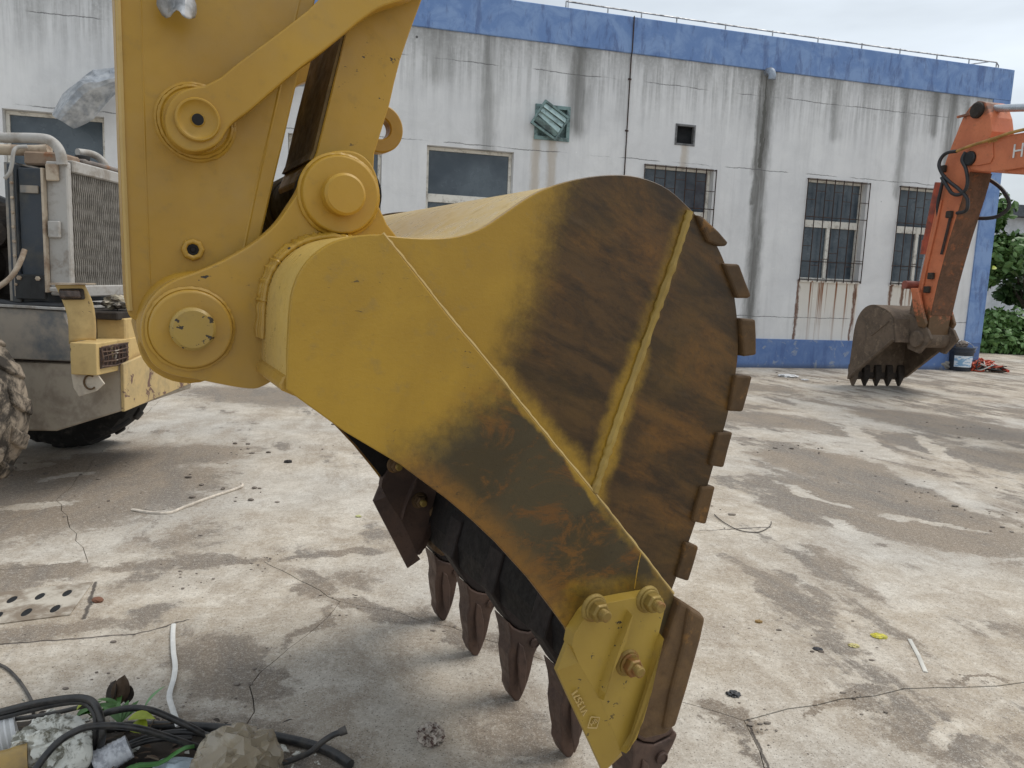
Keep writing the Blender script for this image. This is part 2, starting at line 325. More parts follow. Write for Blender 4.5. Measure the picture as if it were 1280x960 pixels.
# ---------------------------------------------------------------- building
FA = R(15.28); FB = (5.84922, 15.58053, 0)
def wall_mat():
    t = T('stained_render', .85, 0, .25); v = t.co(); x = t.sep(v); z = x[2]
    sv = t.map(v, (1.5, 1.5, .14)); st = t.noise(sv, 2.2, 7, .68, .15); st2 = t.noise(t.map(v, (4, 4, .2), loc=(5, 0, 0)), 2.4, 6, .65)
    bl = t.noise(v, .8, 6, .65); fi = t.noise(v, 14, 5, .7)
    c = t.mix(t.ss(bl, .35, .65), (.67, .67, .67), (.75, .748, .74))
    c = t.mix(t.ma('MULTIPLY', t.ss(st, .46, .75, 0, .32), t.ss(z, 1., 5.4, .35, 1.)), c, (.38, .385, .39))
    c = t.mix(t.ss(t.ma('MULTIPLY', st2, t.ss(t.noise(t.map(v, loc=(2, 0, 5)), .45, 4), .3, .6, .7, 1.1)), .52, .76, 0, .22), c, (.44, .44, .44))
    c = t.mix(t.ss(t.noise(t.map(v, loc=(3, 0, 8)), 1.7, 8, .72, .5), .45, .70, 0, .34), c, (.53, .53, .525)); c = t.mix(t.ss(t.noise(t.map(v, (1, 1, .4), loc=(9, 2, 1)), 2.5, 7, .7), .58, .74, 0, .7), c, (.78, .78, .775))
    # run-off below the parapet
    dz = t.ss(z, 4.1, 5.66); k = t.ma('MULTIPLY', dz, t.ss(st2, .38, .62)); k2 = t.ma('MULTIPLY', t.ss(z, 5.0, 5.68), t.ss(st, .34, .55))
    k = t.ma('MAXIMUM', k, k2); k = t.ma('MULTIPLY', k, t.ss(fi, .25, .6, .5, 1)); c = t.mix(t.ma('MULTIPLY', k, .62), c, (.19, .188, .18))
    vv = t.vm('ADD', v, t.vm('SCALE', t.vm('SUBTRACT', t.noise(t.map(v, (2.5, 1, .8)), 3, 5, .7, col=True), (.5, .5, .5)), .22)); vv = t.vm('MULTIPLY', vv, (1, 0, 1))
    # leak lines: (s, z top, z bottom, width, colour strength)
    lk = None
    for s, z1, z0, w, a in [(-1.30, 5.6, 3.9, .055, 1.25), (-1.27, 5.6, 0.6, .13, 1), (-1.38, 5.6, 3.2, .07, 1), (-5.05, 5.65, 4.3, .16, .8), (3.05, 5.6, 4.2, .14, .8), (1.9, 5.6, 3.6, .09, .6), (-6.7, 5.6, 3.2, .13, .6), (-7.6, 5.65, 5.0, .2, .5), (2.6, 5.6, 4.9, .1, .7), (3.4, 5.5, 3.3, .06, .5), (.3, 5.6, 4.6, .1, .5)]:
        d = t.seg(vv, (s, 0, z1), (s, 0, z0)); q = t.ss(d, w * .15, w * 1.9, a, 0); lk = q if lk is None else t.ma('MAXIMUM', lk, q)
    lk = t.ma('MULTIPLY', lk, t.ss(st2, .3, .55, .62, 1)); c = t.mix(t.ma('MULTIPLY', lk, .9, True), c, (.12, .118, .108))
    # rust runs under the barred windows
    sx = x[0]; ru = None
    rs = t.noise(t.map(v, (7, 7, .12), loc=(3, 0, 0)), 2.4, 4, .6)
    for a, b in ((-.22, 1.2), (1.95, 3.3), (-3.7, -2.26)):
        w = t.ma('MULTIPLY', t.ss(sx, a - .03, a + .02), t.ss(sx, b - .02, b + .03, 1, 0)); ru = w if ru is None else t.ma('MAXIMUM', ru, w)
    zr = t.ma('MULTIPLY', t.ss(z, .6, 1.74, .25, 1), t.ss(z, 1.76, 1.79, 1, 0)); ru = t.ma('MULTIPLY', ru, zr)
    c = t.mix(t.ma('MULTIPLY', ru, .75), c, (.66, .60, .50))
    c = t.mix(t.ma('MULTIPLY', ru, t.ss(rs, .53, .62)), c, (.22, .085, .03))
    for s in (-.2, 1.13, 2.0, 2.3):
        d = t.seg(t.vm('MULTIPLY', vv, (1, 0, 1)), (s, 0, 1.75), (s - .03, 0, .3)); c = t.mix(t.ss(d, .008, .05, .9, 0), c, (.12, .045, .02))
    for s, z1 in ((-5.8, 4.05), (-5.5, 4.05), (-2.92, 4.14)):
        d = t.seg(t.vm('MULTIPLY', vv, (1, 0, 1)), (s, 0, z1), (s, 0, z1 - .9)); c = t.mix(t.ss(d, .02, .13, .5, 0), c, (.40, .31, .2))
    # hairline cracks in the render at slab levels
    cz = t.ma('ADD', z, t.ma('MULTIPLY', t.ma('SUBTRACT', t.noise(v, 1.6, 6, .75), .5), .10))
    crk = None
    for h in (5.19, 3.83, 1.02):
        q = t.ss(t.ma('ABSOLUTE', t.ma('SUBTRACT', cz, h)), .003, .011, 1, 0); crk = q if crk is None else t.ma('MAXIMUM', crk, q)
    crk = t.ma('MULTIPLY', crk, t.ss(t.noise(v, 1.1, 4), .4, .52)); c = t.mix(t.ma('MULTIPLY', crk, .8), c, (.13, .13, .13))
    c = t.mix(t.ss(t.noise(v, 9, 3, .6), .72, .75, 0, .8), c, (.85, .85, .84))
    c = t.mix(t.ss(t.vor(t.map(v, loc=(1, 0, 3)), 1.3), .02, .035, .9, 0), c, (.06, .06, .06))
    return t.out(c, .88, t.ma('SUBTRACT', fi, crk), .35, .008)
def blue_mat():
    t = T('blue_wall_paint', .75, 0, .3); v = t.co(); z = t.sep(v)[2]
    st = t.noise(t.map(v, (2, 2, .5)), 3, 7, .7, .3); bl = t.noise(v, 2.2, 7, .7, .6)
    c = t.mix(t.ss(bl, .4, .62), (.15, .25, .48), (.225, .335, .56))
    c = t.mix(t.ss(st, .50, .64, 0, .6), c, (.085, .125, .26))
    lo = t.ss(z, .55, .62, 1, 0)
    c = t.mix(t.ma('MULTIPLY', lo, .55), c, (.075, .135, .32))
    c = t.mix(t.ma('MULTIPLY', lo, t.ss(t.noise(v, 4.5, 7, .7, .5), .56, .64, 0, .75)), c, (.33, .36, .40))
    c = t.mix(t.ss(t.noise(t.map(v, loc=(5, 5, 5)), 5, 6, .72), .72, .75, 0, .9), c, (.62, .64, .66))
    c = t.mix(t.ss(z, .0, .12, .6, 0), c, (.07, .07, .07))
    return t.out(c, .75, bl, .3, .006)
WM = wall_mat(); BM = blue_mat()
glass_m = T('dusty_window_glass', .12, 0, .5)
_v = glass_m.co(); glass_m = glass_m.out(glass_m.mix(glass_m.ss(glass_m.noise(_v, 1.5, 5, .6), .35, .7), (.035, .05, .065), (.10, .125, .145)), glass_m.ss(glass_m.noise(_v, 3, 4), .3, .7, .12, .32))
frame_m = worn('cream_window_frame', (.72, .69, .62), (.42, .39, .34), .35, .55, 9)
bar_m = simple('rusty_bar', (.03, .027, .026), .8, .3, .4, 20, col2=(.075, .04, .03))
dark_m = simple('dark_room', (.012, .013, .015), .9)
alu_m = worn('dull_aluminium', (.42, .42, .42), (.16, .15, .14), .4, .45, 8, metal=.6)
bld = empty('building', FB, FA, 'grey white rendered one storey building with blue parapet and blue skirting', 'building')
WINS = [(-14.12, -12.74), (-10.02, -8.5), (-7.74, -6.2), (-3.68, -2.27), (-.2, 1.18), (1.97, 3.35), (-18.4, -17), (-22, -20.6)]
ZA, ZB = 1.77, 3.765
OPEN = [(a, b, ZA, ZB) for a, b in WINS] + [(-3.12, -2.73, 4.16, 4.52), (-5.83, -5.22, 4.04, 4.60)]
wb = nb(); S0, S1 = -26., 4.44
ss_ = sorted({S0, S1} | {q for o in OPEN for q in o[:2]}); zs_ = sorted({0., 5.7} | {q for o in OPEN for q in o[2:]})
vc = {}
def V_(s, y, z):
    k = (round(s, 4), round(y, 4), round(z, 4))
    if k not in vc: vc[k] = wb.verts.new(k)
    return vc[k]
for i in range(len(ss_) - 1):
    for j in range(len(zs_) - 1):
        a, b, c, d = ss_[i], ss_[i + 1], zs_[j], zs_[j + 1]
        if any(o[0] - 1e-6 <= a and b <= o[1] + 1e-6 and o[2] - 1e-6 <= c and d <= o[3] + 1e-6 for o in OPEN): continue
        wb.faces.new((V_(a, 0, c), V_(b, 0, c), V_(b, 0, d), V_(a, 0, d)))
RV = .24
for a, b, c, d in OPEN:
    for p, q in (((a, c), (b, c)), ((b, c), (b, d)), ((b, d), (a, d)), ((a, d), (a, c))):
        wb.faces.new((wb.verts.new((p[0], 0, p[1])), wb.verts.new((p[0], RV, p[1])), wb.verts.new((q[0], RV, q[1])), wb.verts.new((q[0], 0, q[1]))))
obj('front_wall', wb, WM, bld)
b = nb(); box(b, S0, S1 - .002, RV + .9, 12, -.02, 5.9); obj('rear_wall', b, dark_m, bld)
b = nb(); box(b, S1 - .24, S1, .003, 12, -.02, 5.9); obj('side_wall', b, WM, bld)
b = nb(); box(b, S0, S1 + .02, -.035, .24, 5.655, 6.275); obj('parapet', b, BM, bld, bevel=.01)
b = nb(); box(b, S1 - .22, S1 + .017, .244, 12, 5.655, 6.27); obj('parapet', b, BM, bld, bevel=.01)
b = nb(); box(b, S0, S1 + .01, -.022, .0, -.02, .58); obj('skirting', b, BM, bld)
b = nb(); box(b, 4.02, S1 + .012, -.03, .1, .582, 5.652); obj('corner_band', b, BM, bld)
b = nb(); box(b, S0, S1 - .24, .245, 12, 5.9, 6.0); obj('roof', b, dark_m, bld)
b = nb(); tube(b, spline([(-5.34, .1, 6.42), (-4, .1, 6.41), (-1.2, .1, 6.40), (2, .1, 6.40), (4.1, .1, 6.42)], 3), .014, 6)
tube(b, [(-9, .1, 6.52), (-5.3, .1, 6.54), (-5.3, .1, 6.2)], .014, 6)
for s in (-5.34, -4.55, -3.9, -3.2, -2.2, -1.2, -.2, .8, 1.7, 2.6, 3.4, 4.1): tube(b, [(s, .1, 6.2), (s, .1, 6.42)], .012, 6)
tube(b, [(3.4, .1, 6.30), (3.9, .1, 6.41)], .012, 6); tube(b, [(4.1, .1, 6.42), (4.16, .1, 6.36), (4.15, .1, 6.24)], .012, 6)
obj('roof_railing', b, alu_m, bld)
b = nb(); tube(b, [(-4.1, -.05, 6.28), (-4.1, -.05, 5.7), (-4.1, -.02, 5.6), (-4.1, -.02, 3.2), (-4.12, -.02, 1.2), (-4.12, -.02, .3)], .011, 6)
for z in (5.2, 4.3, 3.4, 2.5): box(b, -4.13, -4.07, -.02, 0, z, z + .025)
obj('conductor_cable', b, bar_m, bld)
b = nb(); tube(b, spline([(-1.32, .1, 5.62), (-1.32, -.12, 5.62), (-1.31, -.18, 5.54), (-1.31, -.18, 5.46)], 4), .07, 12); obj('drain_spout', b, worn('grey_blue_plastic', (.30, .35, .42), (.15, .15, .16), .5), bld, R(40))
rnd = random.Random(5)
for wi, (a, b_) in enumerate(WINS):
    y = .13; w = b_ - a
    f = nb(); fw = .055
    box(f, a + .004, a + fw, y, y + .07, ZA + .004, ZB - .004); box(f, b_ - fw, b_ - .004, y, y + .07, ZA + .004, ZB - .004)
    box(f, a + fw, b_ - fw, y + .002, y + .068, ZA + .004, ZA + .06); box(f, a + fw, b_ - fw, y + .002, y + .068, ZB - .06, ZB - .004)
    box(f, a + fw, b_ - fw, y - .004, y + .066, 2.83, 2.97)
    fr = obj('window', f, frame_m, bld, bevel=.004)
    m = a + w * (.47 if wi != 2 else .48)
    f = nb(); box(f, m - .035, m + .035, y - .012, y + .05, ZA + .06, 2.83); obj('mullion', f, frame_m, fr)
    f = nb(); box(f, a + fw, b_ - fw, y + .035, y + .041, 2.97, ZB - .06); obj('pane', f, glass_m, fr)
    f = nb(); box(f, a + fw, m - .035, y + .030, y + .036, ZA + .06, 2.83); obj('pane', f, glass_m, fr)
    f = nb(); box(f, m + .035, b_ - fw, y + .055, y + .061, ZA + .06, 2.83); obj('pane', f, glass_m, fr)
    f = nb(); box(f, a - .03, b_ + .03, -.025, y, ZA - .035, ZA); obj('sill', f, WM, fr)
    if wi in (3, 4, 5):
        f = nb(); n = 8; yb = -.03
        for q in (ZA + .02, 3.02, ZB - .03, 2.15): tube(f, [(a - .03, yb, q), (b_ + .03, yb, q)], .009, 5)
        for k in range(n):
            s = a - .03 + (w + .06) * k / (n - 1); tube(f, [(s, yb - .012, ZA - .02), (s, yb - .012, ZB - .01)], .0105, 5)
            if k < n - 1 and rnd.random() < .95:
                for q in (3.35 + .17 * (k % 2), 2.45 - .5 * ((k * 3) % 4) / 4): tube(f, [(s, yb - .012, q), (s + (w + .06) / (n - 1), yb - .012, q)], .007, 5)
        for q in (ZA, ZB - .02):
            for s in (a - .02, b_ + .02): tube(f, [(s, yb, q), (s, .02, q)], .01, 5)
        obj('security_bars', f, bar_m, fr)
# small black opening and the broken extractor
f = nb(); box(f, -3.115, -2.735, .10, .12, 4.165, 4.515); op = obj('vent_opening', f, dark_m, bld)
f = nb(); q = .035
for x0, x1, z0, z1 in ((-3.13, -2.72, 4.15, 4.15 + q), (-3.13, -2.72, 4.53 - q, 4.53), (-3.13, -3.13 + q, 4.15 + q, 4.53 - q), (-2.72 - q, -2.72, 4.15 + q, 4.53 - q)): box(f, x0, x1, -.012, .05, z0, z1)
obj('frame', f, worn('grey_frame', (.16, .16, .16), (.07, .07, .07), .5), op)
green_m = worn('faded_green_metal', (.20, .30, .29), (.09, .12, .12), .5, .6, 7); slat_m = worn('pale_green_slat', (.42, .56, .55), (.25, .33, .33), .4, .5, 7)
f = nb(); box(f, -5.82, -5.23, .06, .08, 4.05, 4.59)
for x0, x1, z0, z1 in ((-5.85, -5.20, 4.02, 4.08), (-5.85, -5.20, 4.56, 4.62), (-5.85, -5.79, 4.08, 4.56), (-5.26, -5.20, 4.08, 4.56)): box(f, x0, x1, -.03, .05, z0, z1)
vt = obj('broken_extractor', f, green_m, bld)
M_ = Matrix.Translation((-5.60, -.12, 4.34)) @ Matrix.Scale(.86, 4) @ Matrix.Rotation(R(30), 4, 'Y') @ Matrix.Rotation(R(8), 4, 'X')
f = nb()
for x0, x1, z0, z1 in ((-.31, .31, -.27, -.23), (-.31, .31, .23, .27), (-.31, -.275, -.23, .23), (.275, .31, -.23, .23)): box(f, x0, x1, -.05, .06, z0, z1)
box(f, -.275, .275, .035, .045, -.23, .23)
f.transform(M_); obj('louvre_frame', f, green_m, vt)
for k in range(4):
    f = nb(); box(f, -.27, .27, -.012, .004, -.055, .055); f.transform(M_ @ Matrix.Translation((0, -.03, .17 - .105 * k)) @ Matrix.Rotation(R((-32, -30, -22, 24)[k]), 4, 'X') @ Matrix.Rotation(R((0, 0, 6, 2)[k]), 4, 'Y')); obj('slat', f, slat_m if k < 3 else green_m, vt)
# torn sheet metal duct hanging off the wall
galv = T('galvanised_sheet', .38, .5); _v = galv.co(); galv = galv.out(galv.mix(galv.ss(galv.noise(_v, 7, 5, .6), .3, .7), (.26, .28, .305), (.55, .57, .59)), galv.ss(galv.noise(_v, 12, 4), .3, .7, .28, .55), galv.noise(_v, 9, 4), .4, .02)
def patch(bm, rows, n=4, amp=.0, fr=6., seed=0):
    """smooth surface through a grid of points"""
    G1 = [spline(r, n) for r in rows]; cols = len(G1[0]); cs = [spline([r[i] for r in G1], n) for i in range(cols)]
    V = []
    for j in range(len(cs[0])):
        V.append([])
        for i in range(cols):
            p = cs[i][j].copy()
            if amp:
                q = p * fr + Vector((seed, 0, 0)); p += Vector((mn.noise(q), mn.noise(q + Vector((9, 1, 4))), mn.noise(q + Vector((2, 7, 5))))) * amp
            V[-1].append(bm.verts.new(p))
    for j in range(len(V) - 1):
        for i in range(cols - 1): bm.faces.new((V[j][i], V[j][i + 1], V[j + 1][i + 1], V[j + 1][i]))
    return bm
def thick(o, t):
    md = o.modifiers.new('thickness', 'SOLIDIFY'); md.thickness = t; md.offset = 0; return o
f = nb()
rows = [[(s, -.34, z) for s, z in [(-13.369,3.703),(-13.191,3.97),(-13.014,4.215),(-12.764,4.343),(-12.47,4.454)]], [(s, -.62, z) for s, z in [(-13.223,3.586),(-13.058,3.847),(-12.832,4.092),(-12.652,4.133),(-12.405,4.236)]],
        [(s, -.55, z) for s, z in [(-13.15,3.538),(-12.965,3.735),(-12.78,3.91),(-12.64,4.014),(-12.411,4.173)]], [(s, -.40, z) for s, z in [(-13.074,3.514),(-12.967,3.546),(-12.792,3.665),(-12.668,3.837),(-12.422,4.137)]]]
patch(f, rows, 2, .05, 3.5); thick(obj('torn_duct', f, galv, bld), .006)
f = nb(); pa = [(-12.537,4.296),(-11.538,4.365),(-9.736,4.576)]; tube(f, spline([(s, -.35, z) for s, z in pa], 4), .13, 14); obj('torn_duct', f, galv, bld, R(40))
# ---------------------------------------------------------------- yellow excavator: materials
def yellow(name, y1=(.43, .25, .027), y2=(.36, .203, .022), rough=.37, chips=.0, sth=.655):
    t = T(name, rough, 0, .45); v = t.co(); n1 = t.noise(v, 2.3, 5, .6); n2 = t.noise(v, 22, 5, .65)
    c = t.mix(t.ss(n1, .35, .65), y1, y2)
    c = t.mix(t.ss(n2, .55, .75, 0, .35), c, (.22, .15, .055))
    c = t.mix(t.ss(t.noise(t.map(v, loc=(3, 3, 3)), 1.3, 6, .65), .5, .7, 0, .35), c, (.27, .20, .105))
    sp = t.noise(t.map(v, (1, 1, 1.6), loc=(1, 8, 2)), 34, 3, .7)
    ch = t.ma('MULTIPLY', t.ss(sp, sth, sth + .025), t.ss(t.noise(v, 3.1, 3), .56 - chips * .2, .62 - chips * .2)); c = t.mix(ch, c, (.035, .028, .02))
    h = t.ma('ADD', t.ma('MULTIPLY', n2, .5), t.ma('MULTIPLY', t.noise(v, 90, 3, .6), .25))
    return t.out(c, t.ss(n2, .3, .7, rough - .06, rough + .16), t.ma('SUBTRACT', h, ch), .22, .004)
YM = yellow('yellow_paint'); YW = yellow('worn_yellow_paint', chips=.7); YB = yellow('bright_yellow_edge', (.50, .36, .14), (.44, .30, .10), .5)
def plate(name, kind):
    """yellow spray paint thinning out to bare rusty steel, laid out on the side plate in metres"""
    t = T(name, .6, 0, .35); v = t.vm('MULTIPLY', t.co(), (1, 0, 1))
    o = t.co()
    wob = t.vm('SCALE', t.vm('SUBTRACT', t.noise(o, 5, 5, .6, col=True), (.5, .5, .5)), .085); w = t.vm('MULTIPLY', t.vm('ADD', v, wob), (1, 0, 1))
    n1 = t.noise(o, 2.6, 6, .65, .4); st = t.noise(t.map(t.map(o, rot=(0, R(-24), 0)), (1, 1, 4.2)), 3.0, 7, .7, .4)
    fi = t.noise(o, 38, 5, .72); sc = t.noise(t.map(o, (1, 1, 2.2), rot=(0, R(35), 0)), 46, 3, .7, 1.2)
    yl = t.mix(t.ss(n1, .35, .65), (.415, .248, .028), (.355, .208, .024))
    yl = t.mix(t.ss(t.noise(o, 24, 4, .7), .52, .72, 0, .35), yl, (.25, .17, .06))
    def P3(p): return (p[0], 0, p[1])
    def line(a, b, r0, r1): return t.ss(t.seg(w, P3(a), P3(b)), r0, r1, 1, 0)
    def half(a, b, lo, hi):
        a = Vector(a); b = Vector(b); n = Vector(((b - a).y, -(b - a).x)).normalized()
        d = t.vm('DOT_PRODUCT', t.vm('SUBTRACT', w, P3(a)), (n.x, 0, n.y)); return t.ss(d, lo, hi, 1, 0)
    if kind == 'shell':
        A, B = [(-0.41,1.729),(-0.545,1.335)]; m = half(B, A, -.085, .13)
        q = [(-0.797,1.629),(-0.649,1.466),(-0.243,1.031),(-0.124,0.893)]
        m = t.ma('MAXIMUM', m, line(q[0], q[1], .10, .2)); m = t.ma('MAXIMUM', m, t.ma('MULTIPLY', line(q[1], q[2], .0, .075), .8))
        q = [(-0.008,1.727),(-0.136,1.366),(-0.244,1.047)]
        m = t.ma('MAXIMUM', m, t.ma('MULTIPLY', line(q[0], q[1], .0, .05), .42)); m = t.ma('MAXIMUM', m, t.ma('MULTIPLY', line(q[1], q[2], .006, .066), .72))
        st1 = t.mix(t.ss(st, .38, .62), (.082, .043, .013), (.032, .018, .0068))
        st1 = t.mix(t.ss(t.noise(t.map(t.map(o, rot=(0, R(-28), 0)), (1, 1, 3.0), loc=(4, 0, 2)), 2.4, 8, .72, .4), .47, .72, 0, .62), st1, (.20, .088, .015))
        st1 = t.mix(t.ss(t.noise(t.map(t.map(o, rot=(0, R(-22), 0)), (1, 1, 6), loc=(1, 1, 1)), 5, 6, .7), .56, .72, 0, .6), st1, (.085, .052, .026))
        st1 = t.mix(t.ss(t.noise(o, 60, 3, .7), .5, .75, 0, .4), st1, (.02, .014, .01))
    else:
        A, B = [(-0.504,1.319),(-0.75,1.158)]; m = half(B, A, -.11, .12)
        q = [(-0.797,1.629),(-0.487,1.293),(-0.243,1.031),(0.032,0.729),(-0.286,0.79),(-0.01,0.758),(-0.328,0.735)]
        m = t.ma('MAXIMUM', m, t.ma('MULTIPLY', line(q[2], q[3], .0, .025), .4)); m = t.ma('MAXIMUM', m, t.ma('MULTIPLY', line(q[1], q[2], .003, .02), .7))
        m = t.ma('MAXIMUM', m, t.ma('MULTIPLY', line(q[4], q[5], .01, .07), .42)); m = t.ma('MAXIMUM', m, t.ma('MULTIPLY', line(q[6], q[5], .02, .08), .4))
        st1 = t.mix(t.ss(n1, .4, .62), (.066, .049, .022), (.036, .027, .0135))
        ru = t.noise(t.map(o, (1, 1, 1.8), rot=(0, R(30), 0), loc=(4, 0, 2)), 5.5, 8, .75, .6)
        st1 = t.mix(t.ss(ru, .49, .62, 0, .85), st1, (.15, .062, .012))
        e = [(-0.731,1.13),(-0.555,0.985),(-0.423,0.841),(-0.315,0.707)]
        el = t.ma('MAXIMUM', line(e[0], e[1], .01, .07), line(e[1], e[3], .01, .08)); st1 = t.mix(t.ma('MULTIPLY', el, t.ss(fi, .3, .6, .5, 1)), st1, (.19, .09, .017))
        st1 = t.mix(t.ss(sc, .62, .72, 0, .7), st1, (.02, .016, .012))
    m = t.ma('ADD', m, t.ma('MULTIPLY', t.ma('SUBTRACT', fi, .5), t.ma('MULTIPLY', t.ma('MULTIPLY', m, t.ma('SUBTRACT', 1., m)), 2.6)))
    m = t.ss(t.ma('MAXIMUM', m, t.ma('MULTIPLY', t.ss(n1, .35, .7), .20)), .02, .98)
    mm = t.ma('MULTIPLY', m, .97, True)
    yl = t.mix(t.ma('MULTIPLY', t.ss(sc, .66, .72), t.ss(n1, .45, .6)), yl, (.06, .045, .025)) if kind != 'shell' else yl
    c = t.mix(mm, st1, yl)
    h = t.ma('ADD', t.ma('MULTIPLY', fi, .5), t.ma('MULTIPLY', sc, .3))
    return t.out(c, t.ss(m, 0, 1, .42, .37), h, .35, .004)
PS = plate('half_painted_shell_plate', 'shell'); PL = plate('half_painted_lap_plate', 'lap')
def rusty(name, a, b, orange=(.17, .07, .02), k=.6, rough=.65, metal=.15):
    t = T(name, rough, metal, .35); v = t.co(); n1 = t.noise(v, 5, 7, .7, .5); n2 = t.noise(v, 30, 5, .7)
    c = t.mix(t.ss(n1, .38, .62), a, b); c = t.mix(t.ss(t.noise(t.map(v, loc=(6, 1, 2)), 8, 6, .7), k, k + .1), c, orange)
    c = t.mix(t.ss(n2, .55, .75, 0, .4), c, tuple(x * .5 for x in b)); return t.out(c, t.ss(n2, .3, .7, rough - .1, rough + .15), n2, .35, .004)
RT = rusty('brown_cast_steel', (.115, .072, .055), (.075, .05, .042), (.15, .085, .05), .62, .5, .3)
RD = rusty('black_steel', (.013, .010, .0095), (.009, .0075, .007), (.03, .017, .011), .64)
RK = rusty('dark_brown_steel', (.028, .020, .018), (.02, .015, .014), (.05, .03, .02), .6)
RW = rusty('rusty_brown_block', (.105, .058, .022), (.065, .038, .017), (.19, .095, .028), .55)
RB = rusty('rusty_steel', (.155, .092, .040), (.10, .06, .03), (.24, .125, .04), .55)
# ---------------------------------------------------------------- yellow excavator: bucket, linkage and stick (metres, x to the heel, y across the bucket, z up)
BA = R(27.3965); BQ = (.43317, 1.94700, 0); BW = 1.53
exc = empty('excavator', BQ, BA, 'large yellow excavator with its half painted rusty bucket resting on its teeth in the foreground', 'excavator')
lapline = [(-0.797,1.629),(-0.723,1.549),(-0.649,1.466),(-0.56,1.373),(-0.465,1.269),(-0.359,1.155),(-0.243,1.031),(-0.116,0.89),(0.024,0.733)]
mainP = lapline[::-1][1:] + smooth2([(-0.797,1.629),(-0.76,1.627),(-0.708,1.627),(-0.654,1.631),(-0.608,1.641),(-0.562,1.661),(-0.506,1.699),(-0.448,1.738),(-0.388,1.766),(-0.304,1.791),(-0.216,1.804),(-0.142,1.801),(-0.073,1.783),(-0.015,1.75),(0.034,1.716),(0.086,1.666),(0.126,1.612),(0.16,1.547),(0.183,1.468),(0.195,1.384),(0.19,1.298),(0.176,1.212),(0.156,1.134),(0.134,1.053),(0.111,0.975),(0.085,0.9),(0.059,0.826),(0.037,0.766),(0.024,0.733)], 3)[1:]
lapP = lapline + [(-0.009,0.612),(-0.044,0.396),(-0.107,0.395),(-0.276,0.637),(-0.313,0.703),(-0.352,0.755),(-0.423,0.845),(-0.512,0.944),(-0.576,1.006),(-0.636,1.059),(-0.749,1.148),(-0.871,1.227),(-0.987,1.317),(-0.985,1.391)] + smooth2([(-0.982,1.462),(-0.975,1.513),(-0.957,1.555),(-0.929,1.587),(-0.892,1.611),(-0.843,1.625),(-0.797,1.629)], 3)
# wrapper: the curved shell from the mouth round the back to the lip
wrapProf = [(-0.985,1.331),(-0.985,1.391)] + smooth2([(-0.982,1.462),(-0.975,1.513),(-0.957,1.555),(-0.929,1.587),(-0.892,1.611),(-0.843,1.625),(-0.797,1.626),(-0.76,1.622),(-0.708,1.622),(-0.654,1.626),(-0.608,1.636),(-0.562,1.656),(-0.505,1.694),(-0.447,1.731),(-0.387,1.759),(-0.303,1.784),(-0.215,1.796),(-0.141,1.794),(-0.072,1.776),(-0.015,1.742),(0.03,1.706),(0.076,1.658),(0.114,1.603),(0.147,1.543),(0.169,1.468),(0.181,1.384),(0.176,1.298),(0.162,1.212),(0.142,1.135),(0.12,1.054),(0.097,0.977),(0.071,0.902),(0.045,0.828),(0.026,0.768),(0.013,0.734)], 3)
RI = rusty('bucket_shell_paint', (.5, .32, .05), (.43, .27, .045), (.30, .20, .06), .6, .45, 0)
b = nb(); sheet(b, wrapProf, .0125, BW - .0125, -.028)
YT = yellow('sheen_toned_shell_paint', (.57, .40, .12), (.49, .34, .09), .3)  # yellow lightened so the sky sheen of the bucket top is in the colour
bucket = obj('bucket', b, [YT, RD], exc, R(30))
for p in bucket.data.polygons:      # inside of the shell is bare dark steel
    c = p.center
    if abs(p.normal.y) < .5 and (Vector((c.x, 0, c.z)) - Vector((-.35, 0, 1.25))).dot(Vector((p.normal.x, 0, p.normal.z))) < 0: p.material_index = 1
def far(poly): return poly
for y0, y1 in ((.012, .034), (BW - .034, BW - .012)):
    b = nb(); prism(b, mainP, y0, y1); obj('side_plate', b, PS, bucket, bevel=.002)
for y0, y1, s in ((-.004, .0118, 1), (BW - .0118, BW + .004, -1)):
    b = nb(); prism(b, lapP, y0, y1); obj('lap_plate', b, PL, bucket, bevel=.003, seg=2)
# inner lining of the near and far side so that the mouth reads as bare steel
for y0, y1 in ((.0345, .040), (BW - .040, BW - .0345)):
    b = nb(); prism(b, inset(lapP, .006), y0, y1); obj('inner_plate', b, RD, bucket)
# weld beads
def bead(pts, r, mat, name='weld_bead', sq=1.):
    P = spline(pts, 10); rn = random.Random(len(pts)); b = nb(); tube(b, P, [r * rn.uniform(.75, 1.2) for _ in P], 7); return obj(name, b, mat, bucket, R(50))
bead([(p[0] + .002, .006, p[1] + .002) for p in lapline], .0052, YB)  # pale yellow paints in the light caught along the fold edge
bead([(p[0], .009, p[1]) for p in [(-0.006,1.735),(-0.039,1.628),(-0.083,1.501),(-0.129,1.37),(-0.175,1.244),(-0.21,1.139),(-0.243,1.039)]], .0115, yellow('weld_yellow', (.36, .24, .05), (.27, .175, .035), .45))
bead([(p[0], -.003, p[1]) for p in [(-0.097,0.868),(-0.104,0.831),(-0.11,0.773)]], .0022, YM)
